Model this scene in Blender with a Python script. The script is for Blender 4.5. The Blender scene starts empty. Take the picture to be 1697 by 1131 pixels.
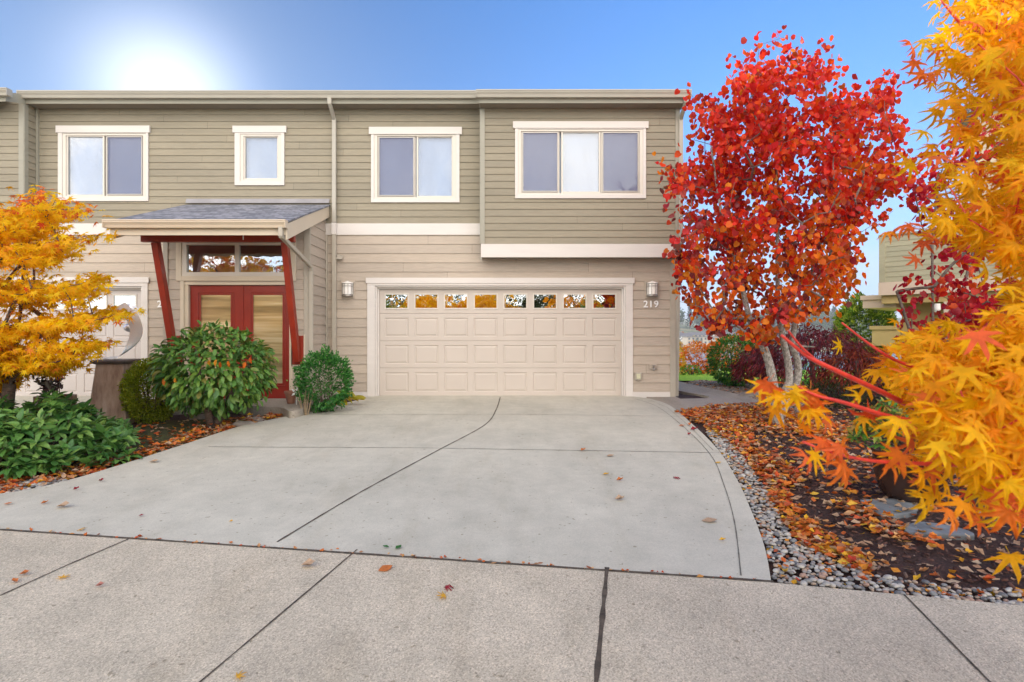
import bpy, math, random
import numpy as np
from mathutils import Vector, noise as mnoise
R = math.radians
rng = np.random.default_rng(11)
random.seed(5)
C = bpy.context.scene.collection
F = 943.0; CX = 840.0; HY = 553.0; CAMZ = 1.24
D = 11.253; K = 0.045
YA = D                      # garage wall
YB = 10.95                  # bay fronts
YV = 10.306                 # vestibule front

# ------------------------------------------------------------------ helpers
def Xp(px, Y): return (px - CX) / F * Y
def Zp(py, Y): return CAMZ - (py - HY) / F * Y
def Pp(px, py, Y): return (Xp(px, Y), Y, Zp(py, Y))
def sstep(a, b, x):
    t = min(1, max(0, (x - a) / (b - a))); return t * t * (3 - 2 * t)
def T(x, y):
    if y <= D:
        yy = max(y, -1.0); return -K * (D - yy)
    z = 0.0
    z -= 13.0 * sstep(18.5, 70, y)
    if y > 395: z += (min(y, 700) - 395) * 0.085 * (1 + 0.25 * math.sin(x * 0.011 + 1))
    if y > 700: z += (min(y, 1600) - 700) * 0.03
    return z
def G(px, py):
    Y = (CAMZ + K * D) / ((py - HY) / F + K)
    if Y > D: Y = CAMZ * F / (py - HY)
    return (Xp(px, Y), Y)

class MB:
    def __init__(s): s.v = []; s.f = []
    def add(s, vs, fs):
        o = len(s.v); s.v += [tuple(map(float, p)) for p in vs]; s.f += [tuple(int(i) + o for i in f) for f in fs]; return s
    def box(s, x0, x1, y0, y1, z0, z1):
        return s.add([(x0,y0,z0),(x1,y0,z0),(x1,y1,z0),(x0,y1,z0),(x0,y0,z1),(x1,y0,z1),(x1,y1,z1),(x0,y1,z1)],
                     [(0,3,2,1),(4,5,6,7),(0,1,5,4),(1,2,6,5),(2,3,7,6),(3,0,4,7)])
    def prism(s, poly, a, b, axis='x'):
        # poly in the two other axes, extruded between a and b
        n = len(poly); mk = {'x': lambda t,p:(t,p[0],p[1]), 'y': lambda t,p:(p[0],t,p[1]), 'z': lambda t,p:(p[0],p[1],t)}[axis]
        return s.add([mk(a,p) for p in poly] + [mk(b,p) for p in poly],
                     [tuple(range(n))[::-1], tuple(range(n, 2*n))] + [(i,(i+1)%n,n+(i+1)%n,n+i) for i in range(n)])
    def bar(s, a, b, w, h, up=(0,0,1)):
        a = Vector(a); b = Vector(b); d = (b-a).normalized(); u = Vector(up)
        sx = d.cross(u).normalized() * w/2; sz = sx.cross(d).normalized() * h/2
        vs = [p + i*sx + j*sz for p in (a,b) for i,j in ((-1,-1),(1,-1),(1,1),(-1,1))]
        return s.add(vs, [(0,1,2,3),(7,6,5,4),(0,4,5,1),(1,5,6,2),(2,6,7,3),(3,7,4,0)])
    def tube(s, pts, rad, n=8, cap=True):
        pts = [Vector(p) for p in pts]
        if not hasattr(rad, '__len__'): rad = [rad]*len(pts)
        o = len(s.v); ref = Vector((0.13,0.97,0.2)).normalized()
        for i,p in enumerate(pts):
            d = (pts[min(i+1,len(pts)-1)] - pts[max(i-1,0)]).normalized()
            a = d.cross(ref)
            if a.length < .1: a = d.cross(Vector((1,0,0)))
            a.normalize(); b = d.cross(a)
            for k in range(n):
                t = 2*math.pi*k/n
                s.v.append(tuple(p + float(rad[i])*(math.cos(t)*a + math.sin(t)*b)))
        for i in range(len(pts)-1):
            for k in range(n):
                s.f.append((o+i*n+k, o+i*n+(k+1)%n, o+(i+1)*n+(k+1)%n, o+(i+1)*n+k))
        if cap:
            s.f.append(tuple(o+k for k in range(n))[::-1]); s.f.append(tuple(o+(len(pts)-1)*n+k for k in range(n)))
        return s
    def lathe(s, cx, cy, prof, n=24, a0=0, a1=2*math.pi, sq=1.0):
        o = len(s.v); full = abs(a1-a0-2*math.pi) < 1e-6; m = n if full else n+1
        for (r,z) in prof:
            for k in range(m):
                t = a0 + (a1-a0)*k/n
                s.v.append((cx + r*math.cos(t), cy + r*math.sin(t)*sq, z))
        for i in range(len(prof)-1):
            for k in range(n):
                k2 = (k+1)%m
                s.f.append((o+i*m+k, o+i*m+k2, o+(i+1)*m+k2, o+(i+1)*m+k))
        return s
    def build(s, name, mat, parent=None, smooth=False, bevel=0):
        return link(name, s.v, s.f, mat, parent, smooth, bevel)

def link(name, v, f, mat, parent=None, smooth=False, bevel=0):
    me = bpy.data.meshes.new(name); me.from_pydata(v, [], f); me.update()
    if smooth: me.shade_smooth()
    me.materials.append(mat)
    o = bpy.data.objects.new(name, me); C.objects.link(o)
    if parent:
        o.parent = parent
        q = parent; off = Vector((0,0,0))
        while q: off += q.location; q = q.parent
        o.location = -off
    if bevel:
        b = o.modifiers.new('bevel','BEVEL'); b.width = bevel; b.segments = 2; b.limit_method = 'ANGLE'
    return o
def tag(o, label=None, cat=None, group=None, kind=None):
    if label: o['label'] = label
    if cat: o['category'] = cat
    if group: o['group'] = group
    if kind: o['kind'] = kind
    return o
def thing(name, loc, label, cat, group=None):
    o = bpy.data.objects.new(name, None); C.objects.link(o); o.location = loc; o.empty_display_size = .2
    return tag(o, label, cat, group)
def copy_tree(o, parent=None):
    c = o.copy(); C.objects.link(c)
    if parent: c.parent = parent
    for ch in o.children: copy_tree(ch, c)
    return c

# ------------------------------------------------------------------ materials
def newmat(name):
    m = bpy.data.materials.new(name); m.use_nodes = True
    nt = m.node_tree; b = nt.nodes['Principled BSDF']; return m, nt, b
def N(nt, t, **kw):
    n = nt.nodes.new(t)
    for k,v in kw.items():
        if hasattr(n, k) and k not in n.inputs: setattr(n, k, v)
        else: n.inputs[k].default_value = v
    return n
def L(nt, a, b): nt.links.new(a, b)
def rgb(c): return (c[0], c[1], c[2], 1)
def pos(nt, sc=(1,1,1)):
    g = N(nt,'ShaderNodeNewGeometry'); m = N(nt,'ShaderNodeMapping'); m.inputs['Scale'].default_value = sc
    L(nt, g.outputs['Position'], m.inputs['Vector']); return m.outputs['Vector']
def ramp(nt, fac, stops, interp='LINEAR'):
    r = N(nt,'ShaderNodeValToRGB'); cr = r.color_ramp; cr.interpolation = interp
    while len(cr.elements) < len(stops): cr.elements.new(.5)
    for e,(p,c) in zip(cr.elements, stops): e.position = p; e.color = rgb(c)
    L(nt, fac, r.inputs['Fac']); return r.outputs['Color']
def mixc(nt, a, b, fac, mode='MIX'):
    m = N(nt,'ShaderNodeMix', data_type='RGBA', blend_type=mode)
    for sock, v in ((m.inputs[0], fac), (m.inputs[6], a), (m.inputs[7], b)):
        if hasattr(v, 'is_linked') or hasattr(v,'links'): L(nt, v, sock)
        elif isinstance(v,(int,float)): sock.default_value = v
        else: sock.default_value = rgb(v)
    return m.outputs[2]
def noi(nt, vec, scale, detail=4, rough=.55):
    n = N(nt,'ShaderNodeTexNoise'); n.inputs['Scale'].default_value = scale; n.inputs['Detail'].default_value = detail; n.inputs['Roughness'].default_value = rough
    L(nt, vec, n.inputs['Vector']); return n.outputs['Fac']
def bump(nt, b, h, strength, dist=.01):
    n = N(nt,'ShaderNodeBump'); n.inputs['Strength'].default_value = strength; n.inputs['Distance'].default_value = dist
    L(nt, h, n.inputs['Height']); L(nt, n.outputs['Normal'], b.inputs['Normal'])
def simple(name, col, rough=.6, var=.12, scale=3, bs=0, bscale=80, metal=0, stretch=(1,1,1), spec=.5, coat=0):
    m, nt, b = newmat(name); v = pos(nt, stretch)
    f = noi(nt, v, scale, 5)
    lo = tuple(c*(1-var) for c in col); hi = tuple(min(1,c*(1+var)) for c in col)
    L(nt, ramp(nt, f, [(.3,lo),(.7,hi)]), b.inputs['Base Color'])
    b.inputs['Roughness'].default_value = rough; b.inputs['Metallic'].default_value = metal
    b.inputs['Specular IOR Level'].default_value = spec; b.inputs['Coat Weight'].default_value = coat
    if bs: bump(nt, b, noi(nt, v, bscale, 3), bs, .004)
    return m
def leafmat(name, cols, trans=.4, rough=.45, interp='LINEAR', spot=.25):
    m, nt, b = newmat(name); g = N(nt,'ShaderNodeNewGeometry')
    n = len(cols)
    c = ramp(nt, g.outputs['Random Per Island'], [((i+.5)/n, k) for i,k in enumerate(cols)], interp)
    f = noi(nt, pos(nt), 60, 3)
    dark = ramp(nt, f, [(.35,(1-spot,)*3),(.65,(1,1,1))])
    c = mixc(nt, c, dark, 1.0, 'MULTIPLY')
    L(nt, c, b.inputs['Base Color']); b.inputs['Roughness'].default_value = rough
    b.inputs['Specular IOR Level'].default_value = .35
    tr = N(nt,'ShaderNodeBsdfTranslucent'); L(nt, c, tr.inputs['Color'])
    mx = N(nt,'ShaderNodeMixShader'); mx.inputs[0].default_value = trans
    L(nt, b.outputs[0], mx.inputs[1]); L(nt, tr.outputs[0], mx.inputs[2])
    L(nt, mx.outputs[0], nt.nodes['Material Output'].inputs['Surface'])
    return m
def glassmat(name, refl=.1, tint=(.9,.95,1), rough=0.0, graz=.9):
    m, nt, b = newmat(name); nt.nodes.remove(b)
    t = N(nt,'ShaderNodeBsdfTransparent'); t.inputs[0].default_value = rgb(tint)
    g = N(nt,'ShaderNodeBsdfGlossy'); g.inputs['Roughness'].default_value = rough
    bn = N(nt,'ShaderNodeBump'); bn.inputs['Strength'].default_value=.25; bn.inputs['Distance'].default_value=.02; L(nt, noi(nt,pos(nt),2.6,2), bn.inputs['Height']); L(nt, bn.outputs['Normal'], g.inputs['Normal'])
    lw = N(nt,'ShaderNodeFresnel'); lw.inputs[0].default_value = 1.5
    ma = N(nt,'ShaderNodeMath', operation='MULTIPLY_ADD'); L(nt, lw.outputs[0], ma.inputs[0]); ma.inputs[1].default_value = graz; ma.inputs[2].default_value = refl; ma.use_clamp = True
    mx = N(nt,'ShaderNodeMixShader'); L(nt, ma.outputs[0], mx.inputs[0]); L(nt, t.outputs[0], mx.inputs[1]); L(nt, g.outputs[0], mx.inputs[2])
    L(nt, mx.outputs[0], nt.nodes['Material Output'].inputs['Surface']); return m

def sidingmat(name, col, var=.1):
    m, nt, b = newmat(name)
    f1 = noi(nt, pos(nt, (.25,.25,1.2)), 1.6, 4); f2 = noi(nt, pos(nt,(1.5,1.5,22)), 4, 5)
    c = ramp(nt, f1, [(.3,tuple(x*(1-var) for x in col)),(.7,tuple(x*(1+var) for x in col))])
    d = ramp(nt, f2, [(.35,(.9,.9,.9)),(.65,(1.04,1.04,1.04))])
    g = N(nt,'ShaderNodeNewGeometry')
    isl = ramp(nt, g.outputs['Random Per Island'], [(0,(.94,.945,.95)),(1,(1.05,1.045,1.03))])
    c = mixc(nt, mixc(nt, c, d, 1, 'MULTIPLY'), isl, 1, 'MULTIPLY')
    L(nt, c, b.inputs['Base Color']); b.inputs['Roughness'].default_value = .62; b.inputs['Specular IOR Level'].default_value = .3
    bump(nt, b, noi(nt, pos(nt,(2.5,2.5,40)), 6, 6, .7), .12, .002)
    return m
def concretemat(name, col, agg=0.0):
    m, nt, b = newmat(name); p = pos(nt)
    f1 = noi(nt, p, .55, 6, .6); f2 = noi(nt, p, 4.5, 6, .65); f3 = noi(nt, p, 90, 4, .7)
    c = ramp(nt, f1, [(.28,tuple(x*.86 for x in col)),(.5,col),(.75,tuple(x*1.1 for x in col))])
    c = mixc(nt, c, ramp(nt, f2, [(.3,(.88,.88,.87)),(.7,(1.06,1.05,1.04))]), 1, 'MULTIPLY')
    c = mixc(nt, c, ramp(nt, f3, [(.3,(.84,.84,.85)),(.7,(1.1,1.1,1.09))]), 1, 'MULTIPLY')
    st = noi(nt, pos(nt,(2.4,.5,1)), 1.0, 7, .7)
    c = mixc(nt, c, ramp(nt, st, [(.36,(.93,.92,.90)),(.48,(1,1,1)),(.7,(1.02,1.02,1.02))]), 1, 'MULTIPLY')
    sp = noi(nt, p, 22, 2, .5)
    c = mixc(nt, c, ramp(nt, sp, [(.27,(.62,.6,.56)),(.31,(1,1,1))]), 1, 'MULTIPLY')
    vo = N(nt,'ShaderNodeTexVoronoi'); vo.inputs['Scale'].default_value = 1.7; L(nt, p, vo.inputs['Vector'])
    c = mixc(nt, c, ramp(nt, vo.outputs['Distance'], [(.02,(.72,.7,.66)),(.055,(1,1,1))]), .6, 'MULTIPLY')
    if agg:
        v = N(nt,'ShaderNodeTexVoronoi'); v.inputs['Scale'].default_value = 140; L(nt, p, v.inputs['Vector'])
        c = mixc(nt, c, ramp(nt, v.outputs['Color'], [(.15,(.45,.44,.42)),(.4,(.9,.88,.85)),(.65,(1.05,1.02,.97)),(.9,(1.55,1.5,1.42))]), agg, 'MULTIPLY')
        v2 = N(nt,'ShaderNodeTexVoronoi'); v2.inputs['Scale'].default_value = 55; L(nt, p, v2.inputs['Vector'])
        c = mixc(nt, c, ramp(nt, v2.outputs['Distance'], [(.08,(.55,.54,.52)),(.16,(1,1,1))]), agg*.6, 'MULTIPLY')
        bump(nt, b, v.outputs['Distance'], .6, .003)
    else:
        bump(nt, b, f3, .35, .002)
    L(nt, c, b.inputs['Base Color']); b.inputs['Roughness'].default_value = .85; b.inputs['Specular IOR Level'].default_value = .25
    return m
def shinglemat(name):
    m, nt, b = newmat(name); g = N(nt,'ShaderNodeNewGeometry'); c = N(nt,'ShaderNodeSeparateXYZ'); L(nt, g.outputs['Position'], c.inputs[0])
    cb = N(nt,'ShaderNodeCombineXYZ'); L(nt, c.outputs[0], cb.inputs[0]); L(nt, c.outputs[1], cb.inputs[1])
    br = N(nt,'ShaderNodeTexBrick'); L(nt, cb.outputs[0], br.inputs['Vector'])
    br.inputs['Color1'].default_value = rgb((.12,.13,.155)); br.inputs['Color2'].default_value = rgb((.27,.275,.31)); br.inputs['Mortar'].default_value = rgb((.04,.04,.045))
    br.inputs['Scale'].default_value = 1; br.inputs['Brick Width'].default_value = .17; br.inputs['Row Height'].default_value = .13; br.inputs['Mortar Size'].default_value = .006; br.offset = .37
    n = noi(nt, pos(nt,(3,12,3)), 5, 5); gr = noi(nt, pos(nt), 260, 2)
    col = mixc(nt, br.outputs['Color'], ramp(nt, n, [(.3,(.7,.72,.78)),(.7,(1.35,1.3,1.22))]), 1, 'MULTIPLY')
    col = mixc(nt, col, ramp(nt, gr, [(.35,(.75,.75,.75)),(.65,(1.3,1.3,1.3))]), 1, 'MULTIPLY')
    L(nt, col, b.inputs['Base Color']); b.inputs['Roughness'].default_value = .9
    bump(nt, b, br.outputs['Color'], .5, .006)
    return m

M_up = sidingmat('olive grey siding', (.285,.252,.185)); M_lo = sidingmat('tan siding', (.46,.39,.315), .06)
M_trimw = simple('white trim', (.64,.60,.555), .5, .03, 2, .15, 30, stretch=(1,1,6)); M_trimt = simple('tan trim', (.40,.36,.29), .5, .05, 2, .15, 30)
M_trimo = simple('olive trim', (.31,.295,.235), .5, .05, 2, .15, 30); M_cream = simple('cream trim', (.60,.515,.39), .5, .04, 2, .15, 30)
M_gut = simple('gutter metal', (.40,.375,.315), .4, .04, 3); M_gutc = simple('cream gutter', (.60,.50,.375), .35, .04, 3)
M_soff = simple('soffit', (.24,.21,.165), .8, .05); M_red = simple('red paint', (.25,.022,.012), .38, .12, 4, .2, 40, coat=.15)
M_redb = simple('red beam', (.27,.024,.008), .45, .15, 4, .25, 25, stretch=(1,1,1))
M_gdoor = simple('garage door paint', (.535,.475,.415), .45, .03, 2, .12, 120); M_gdoor2 = simple('left garage paint', (.54,.49,.455), .45, .03, 2, .12, 120)
M_vinyl = simple('vinyl frame', (.62,.575,.50), .35, .02); M_blind = simple('blind slat', (.66,.76,.88), .5, .12, 1.6, stretch=(1,1,.3)); M_dark = simple('dark interior', (.012,.012,.013), .9, .1)
M_seal = simple('rubber seal', (.03,.028,.025), .8); M_shing = shinglemat('asphalt shingle'); M_steel = simple('brushed steel', (.80,.82,.86), .33, .06, 3, .1, 30, metal=.75)
M_nickel = simple('fixture metal', (.33,.31,.28), .4, .1, 5, metal=.7); M_opal = simple('opal glass', (.85,.82,.76), .25, .03)
M_glass = glassmat('window glass', .08, (.86,.9,.95)); M_gglass = glassmat('garage glass', .55, (.5,.45,.38), .0); M_dglass = None
M_con = concretemat('driveway concrete', (.505,.485,.405)); M_agg = concretemat('aggregate concrete', (.54,.485,.385), .6); M_path = concretemat('path concrete', (.36,.32,.265), .3)
M_joint = simple('joint dirt', (.075,.058,.042), .95, .6, 18); M_num = simple('white number', (.88,.88,.86), .4, .02)
M_screen, nt, b = newmat('insect screen'); b.inputs['Base Color'].default_value = rgb((.17,.19,.32)); b.inputs['Roughness'].default_value=.5
_t = N(nt,'ShaderNodeBsdfTransparent'); _m = N(nt,'ShaderNodeMixShader'); _m.inputs[0].default_value=.5
L(nt,b.outputs[0],_m.inputs[2]); L(nt,_t.outputs[0],_m.inputs[1]); L(nt,_m.outputs[0],nt.nodes['Material Output'].inputs[0])
# rippled privacy glass of the entry doors
M_dglass, nt, b = newmat('ribbed amber glass'); b.inputs['Roughness'].default_value = .16; b.inputs['Metallic'].default_value=.55
_c = ramp(nt, noi(nt, pos(nt,(.15,1,3.2)), 2.4, 4), [(.3,(.26,.2,.10)),(.5,(.66,.52,.27)),(.66,(.93,.82,.55))]); L(nt,_c,b.inputs['Base Color'])  # bright horizontal sheen painted into the glass colour
_w = N(nt,'ShaderNodeTexWave'); _w.inputs['Scale'].default_value = 22; _w.bands_direction='X'; L(nt,pos(nt),_w.inputs['Vector']); bump(nt,b,_w.outputs['Fac'],.25,.003)

def pieces(name, mat, parent, boxes, bevel=0):
    return [MB().box(*b_).build(name, mat, parent, bevel=bevel) for b_ in boxes]
# ------------------------------------------------------------------ house
house = thing('townhouse', (0, YA, 0), 'two storey townhouse with olive and tan lap siding above the driveway', 'house')
XL, XR = -16.0, 3.335
def wallholes(mb, x0, x1, z0, z1, Y, ex, holes=(), t=.014, depth=.0, flip=None):
    """lap siding on the plane y=Y facing -y; every board a separate island"""
    n0 = 0; z = z0
    while z < z1 - 1e-6:
        zt = min(z + ex, z1)
        cuts = sorted({z, zt} | {min(max(h[k], z), zt) for h in holes for k in (2,3)})
        for a, c in zip(cuts[:-1], cuts[1:]):
            if c - a < 1e-5: continue
            segs = [(x0, x1)]
            for h in holes:
                if h[2] < c - 1e-6 and h[3] > a + 1e-6:
                    ns = []
                    for s0, s1 in segs:
                        if h[0] > s0: ns.append((s0, min(s1, h[0])))
                        if h[1] < s1: ns.append((max(s0, h[1]), s1))
                    segs = [q for q in ns if q[1] - q[0] > 1e-4]
            ya = Y - t * (1 - (a - z) / ex); yc = Y - t * (1 - (c - z) / ex)
            sg2 = []
            jt = (x0 + 1.3 + (n0*2.23) % 3.1); n0 += 1
            for s0, s1 in segs:
                q = s0; xj = jt
                while xj < s1 - .25:
                    if xj > q + .25: sg2.append((q, xj-.0015)); q = xj+.0015
                    xj += 3.66
                sg2.append((q, s1))
            for s0, s1 in sg2:
                if abs(a - z) < 1e-6: mb.add([(s0,Y+.001,a),(s1,Y+.001,a),(s1,ya,a+.001),(s0,ya,a+.001),(s1,yc,c),(s0,yc,c)], [(0,1,2,3),(3,2,4,5)])
                else: mb.add([(s0,ya,a),(s1,ya,a),(s1,yc,c),(s0,yc,c)], [(0,1,2,3)])
        z = zt
def sidesiding(mb, X, y0, y1, z0, z1, ex, t=.014, ztop=None, sgn=1):
    z = z0
    while z < z1 - 1e-6:
        zt = min(z + ex, z1)
        tt = lambda y: (min(zt, ztop(y)) if ztop else zt)
        if ztop and z > max(ztop(y0), ztop(y1)): break
        ys, ye = y0, y1
        if ztop:
            # clip the start where the sloped top is under this board
            while ys < ye and ztop(ys) < z + .01: ys += .01
            if ye - ys < .02: break
        mb.add([(X,ys,z),(X,ye,z),(X+sgn*t,ye,z+.001),(X+sgn*t,ys,z+.001),(X,ye,tt(ye)),(X,ys,tt(ys))], [(0,1,2,3),(3,2,4,5)])
        z = zt

exU, exL = .1345, .1825
zband0, zband1 = Zp(390, YA), Zp(371, YA)
ztopwall = 5.75
# windows: (casing l, r, t, b in the photo's pixels, header l, r, t, plane, panes [(x0,x1,screen)])
wins = [(98,247,221.3,334.3, 95,250,209.7, YA, [(112.7,170.5,0),(177.7,236,1)], (227,323)),
        (390,472,221.3,308, 386.8,475.5,210, YA, [(406.6,459.5,0)], (228,296)),
        (615.4,761.7,224,336.3, 612,765.8,211.8, YA, [(628,686,1),(693,748.5,0)], (228,325)),
        (853.5,1070,214,329.6, 850,1074,202.6, YB, [(866,924.5,1),(932.7,992.5,0),(998.5,1057.5,1)], (220,318))]
holesA, holesB = [], []
for (l,r,t,bt,hl,hr,ht,Y,panes,gy) in wins:
    h = (Xp(panes[0][0]-8,Y), Xp(panes[-1][1]+8,Y), Zp(gy[1]+6,Y), Zp(gy[0]-5,Y))
    (holesA if Y==YA else holesB).append(h)
gd = (Xp(622,YA), Xp(1036.5,YA), -.2, Zp(474,YA))          # garage opening
gl_r = Xp(236,YA); gdl = (gl_r-4.95, gl_r, -.3, Zp(475,YA))  # left unit's garage opening
vx0, vx1 = Xp(271.5,YV), Xp(513.5,YV)                       # vestibule
# lower wall
w = MB(); wallholes(w, vx1, XR-.05, .085, zband0, YA, exL, [gd]); w.build('lower_wall', M_lo, house)
w = MB(); wallholes(w, XL, vx0, .085, zband0, YA, exL, [gdl]); w.build('lower_wall', M_lo, house)
w = MB(); wallholes(w, Xp(62,YA), Xp(797,YB)+.03, zband1, ztopwall, YA, exU, holesA); w.build('upper_wall', M_up, house)
bx0, bx1 = Xp(797,YB), 3.31
zbb0, zbb1 = Zp(427,YB), Zp(405,YB)
w = MB(); wallholes(w, bx0+.06, bx1-.0, zbb1, ztopwall, YB, exU, holesB)
sidesiding(w, bx1, YB, YA+9, zbb1, ztopwall, exU); w.build('bay_wall', M_up, house)
lbx = Xp(40.3,YB)
w = MB(); wallholes(w, XL, lbx-.09, zbb1, ztopwall, YB, exU); sidesiding(w, lbx, YB+.07, YA-.03, zbb1, ztopwall, exU); w.build('left_bay_wall', M_up, house)
w = MB(); w.box(XL, lbx, YB-.024, YB, zbb0, zbb1); w.box(lbx+.001, lbx+.02, YB-.024, YA-.02, zbb0, zbb1); w.box(XL, lbx, YB, YA, zbb0+.01, zbb0+.03); w.build('left_bay_band', M_trimw, house)
# right flank of the lower floor and a rear/top closing core (dark, keeps sun and sky out)
w = MB(); sidesiding(w, XR-.05, YA+.0, YA+9, .085, zbb1, exL); w.build('side_wall', M_lo, house)
core = MB()
core.box(XL, XR-.06, YA+.9, YA+9.2, -.4, ztopwall)          # rooms behind
core.box(XL, XR-.06, YA+.02, YA+.9, zbb1-.02, zbb1+.02)      # floor slab between storeys (front strip)
core.box(XL, XL+.02, YA+.02, YA+.9, -.4, ztopwall); core.box(XR-.08, XR-.06, YA+.02, YA+.9, -.4, ztopwall)
core.box(XL, XR-.06, YA+.02, YA+.9, ztopwall-.03, ztopwall)
core.build('interior_walls', M_dark, house)
# bay underside
w = MB(); w.box(bx0, bx1, YB, YA-.001, zbb0+.012, zbb0+.03); w.build('bay_soffit', M_soff, house)
w = MB(); w.box(bx0, bx1+.02, YB-.026, YB, zbb0, zbb1); w.box(bx1, bx1+.02, YB, YA+9, zbb0, zbb1); w.build('bay_band', M_trimw, house, bevel=.003)
w = MB(); w.box(Xp(540,YA), bx0-.002, YA-.028, YA, zband0, zband1); w.box(Xp(62,YA), Xp(540,YA), YA-.027, YA, zband0, zband1); w.build('floor_band', M_trimw, house, bevel=.003)
# corner boards
pieces('bay_corner_board', M_trimo, house, [(bx0, bx0+.075, YB-.024, YB+.0, zbb1+.001, ztopwall), (bx0-.02, bx0, YB-.024, YA, zbb1, ztopwall), (bx1-.07, bx1+.02, YB-.022, YB-.001, zbb1+.001, ztopwall)], .003)
w = MB(); w.box(bx0-.02,bx0+.02, YB-.028, YB+.02, zbb0-.05, zbb0-.002); w.build('bay_corner_foot', M_trimo, house)
pieces('corner_board', M_trimt, house, [(XR-.11, XR, YA-.024, YA, -.13, zbb0+.01), (XR-.02, XR+.0, YA, YA+.11, -.13, zbb0+.01)], .003)
pieces('left_bay_corner_board', M_trimo, house, [(lbx-.093, lbx, YB-.024, YB, zbb1, ztopwall), (lbx, lbx+.018, YB-.02, YB+.075, zbb1, ztopwall)], .003)
w = MB(); w.box(lbx+.012, lbx+.05, YA-.05, YA-.0, zband1, ztopwall); w.build('inside_corner_trim', M_trimo, house)
# base board
pieces('base_board', M_trimw, house, [(Xp(1048.5,YA), XR-.112, YA-.02, YA+.02, -.2, .083), (Xp(541,YA), Xp(609,YA), YA-.02, YA+.02, -.2, .083), (XR-.05, XR-.02, YA+.11, YA+9, -.3, .083), (gdl[1]+.1, vx0, YA-.02, YA+.02, -.2, .083)])

# eaves, roofs, gutters
def gutter(x0, x1, y0, ztop, h, dpt, name, mat, parent=house):
    w = MB(); prof = [(y0,ztop),(y0-.006,ztop-h*.28),(y0+dpt*.18,ztop-h*.62),(y0+dpt*.30,ztop-h),(y0+dpt,ztop-h),(y0+dpt,ztop)]
    rim = [(y0-.012,ztop),(y0-.012,ztop-.014),(y0,ztop-.014)]
    n = len(prof); w.prism(prof[::-1], x0, x1); w.prism([(y0-.014,ztop+.004),(y0-.014,ztop-.014),(y0+.004,ztop-.014),(y0+.004,ztop+.004)], x0-.002, x1+.002)
    w.box(x0-.004, x0+.004, y0-.008, y0+dpt, ztop-h-.004, ztop+.006); w.box(x1-.004, x1+.004, y0-.008, y0+dpt, ztop-h-.004, ztop+.006)
    return w.build(name, mat, parent)
yg = YA-.42; sg = F/yg
zt = CAMZ + (553-150.5)/F*yg; zgb = CAMZ + (553-161)/F*yg; zfb = CAMZ + (553-172)/F*(yg+.12)
gutter(Xp(28,yg), Xp(789,yg), yg, zt, zt-zgb, .12, 'gutter', M_gut)
w = MB(); w.box(Xp(10,yg), Xp(797,yg), yg+.12, yg+.14, zfb, zt-.02); w.build('fascia', M_trimo, house)
w = MB(); w.box(XL, bx0, yg+.14, YA+.0, zfb+.012, zfb+.03); w.build('soffit', M_soff, house)
yg2 = YB-.42; zt2 = CAMZ + (553-149)/F*yg2; zg2 = CAMZ+(553-159.8)/F*yg2; zf2 = CAMZ+(553-171)/F*(yg2+.12)
gutter(Xp(789,yg2), Xp(1146,yg2), yg2, zt2, zt2-zg2, .12, 'gutter', M_gut)
xr2 = Xp(1137,yg2+.12)
w = MB(); w.box(Xp(793,yg2), xr2, yg2+.12, yg2+.14, zf2, zt2-.02); w.box(xr2-.02, xr2, yg2+.14, YA+9.5, zf2, zt2-.02); w.box(Xp(793,yg2), Xp(793,yg2)+.02, yg2+.14, YA, zf2, zt2-.02); w.build('fascia', M_trimo, house)
w = MB(); w.box(Xp(793,yg2)+.02, xr2-.02, yg2+.14, YA+9.5, zf2+.012, zf2+.03); w.build('soffit', M_soff, house)
gutter(XL, Xp(11,yg2-.1), yg2-.1, zt2-.01, zt2-zg2, .12, 'gutter', M_gut)
w = MB(); w.box(XL, Xp(8,yg2), yg2+.02, yg2+.04, zf2-.01, zt2-.03)
w.add([(Xp(8,yg2),yg2+.021,zf2-.01),(Xp(8,yg2),yg2+.021,zt2-.03),(Xp(34,yg),yg+.119,zt-.04),(Xp(34,yg),yg+.119,zfb-.005)],[(0,1,2,3)]); w.build('fascia', M_trimo, house)
w = MB(); s = .2
def roofslab(w, x0, x1, y0, z0, y1, sl, th=.05):
    z1 = z0+(y1-y0)*sl
    w.add([(x0,y0,z0),(x1,y0,z0),(x1,y1,z1),(x0,y1,z1),(x0,y0,z0-th),(x1,y0,z0-th),(x1,y1,z1-th),(x0,y1,z1-th)],[(3,2,1,0)[::-1],(4,7,6,5),(0,4,5,1),(1,5,6,2),(2,6,7,3),(3,7,4,0)])
roofslab(w, Xp(12,yg), bx0-.05, yg+.07, zt-.012, YA+4.6, s); roofslab(w, bx0-.05, xr2+.06, yg2+.07, zt2-.012, YA+4.6, s)
roofslab(w, XL, Xp(12,yg), yg2+.0, zt2-.03, YA+4.6, s)
w.build('roof', M_shing, house)

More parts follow.
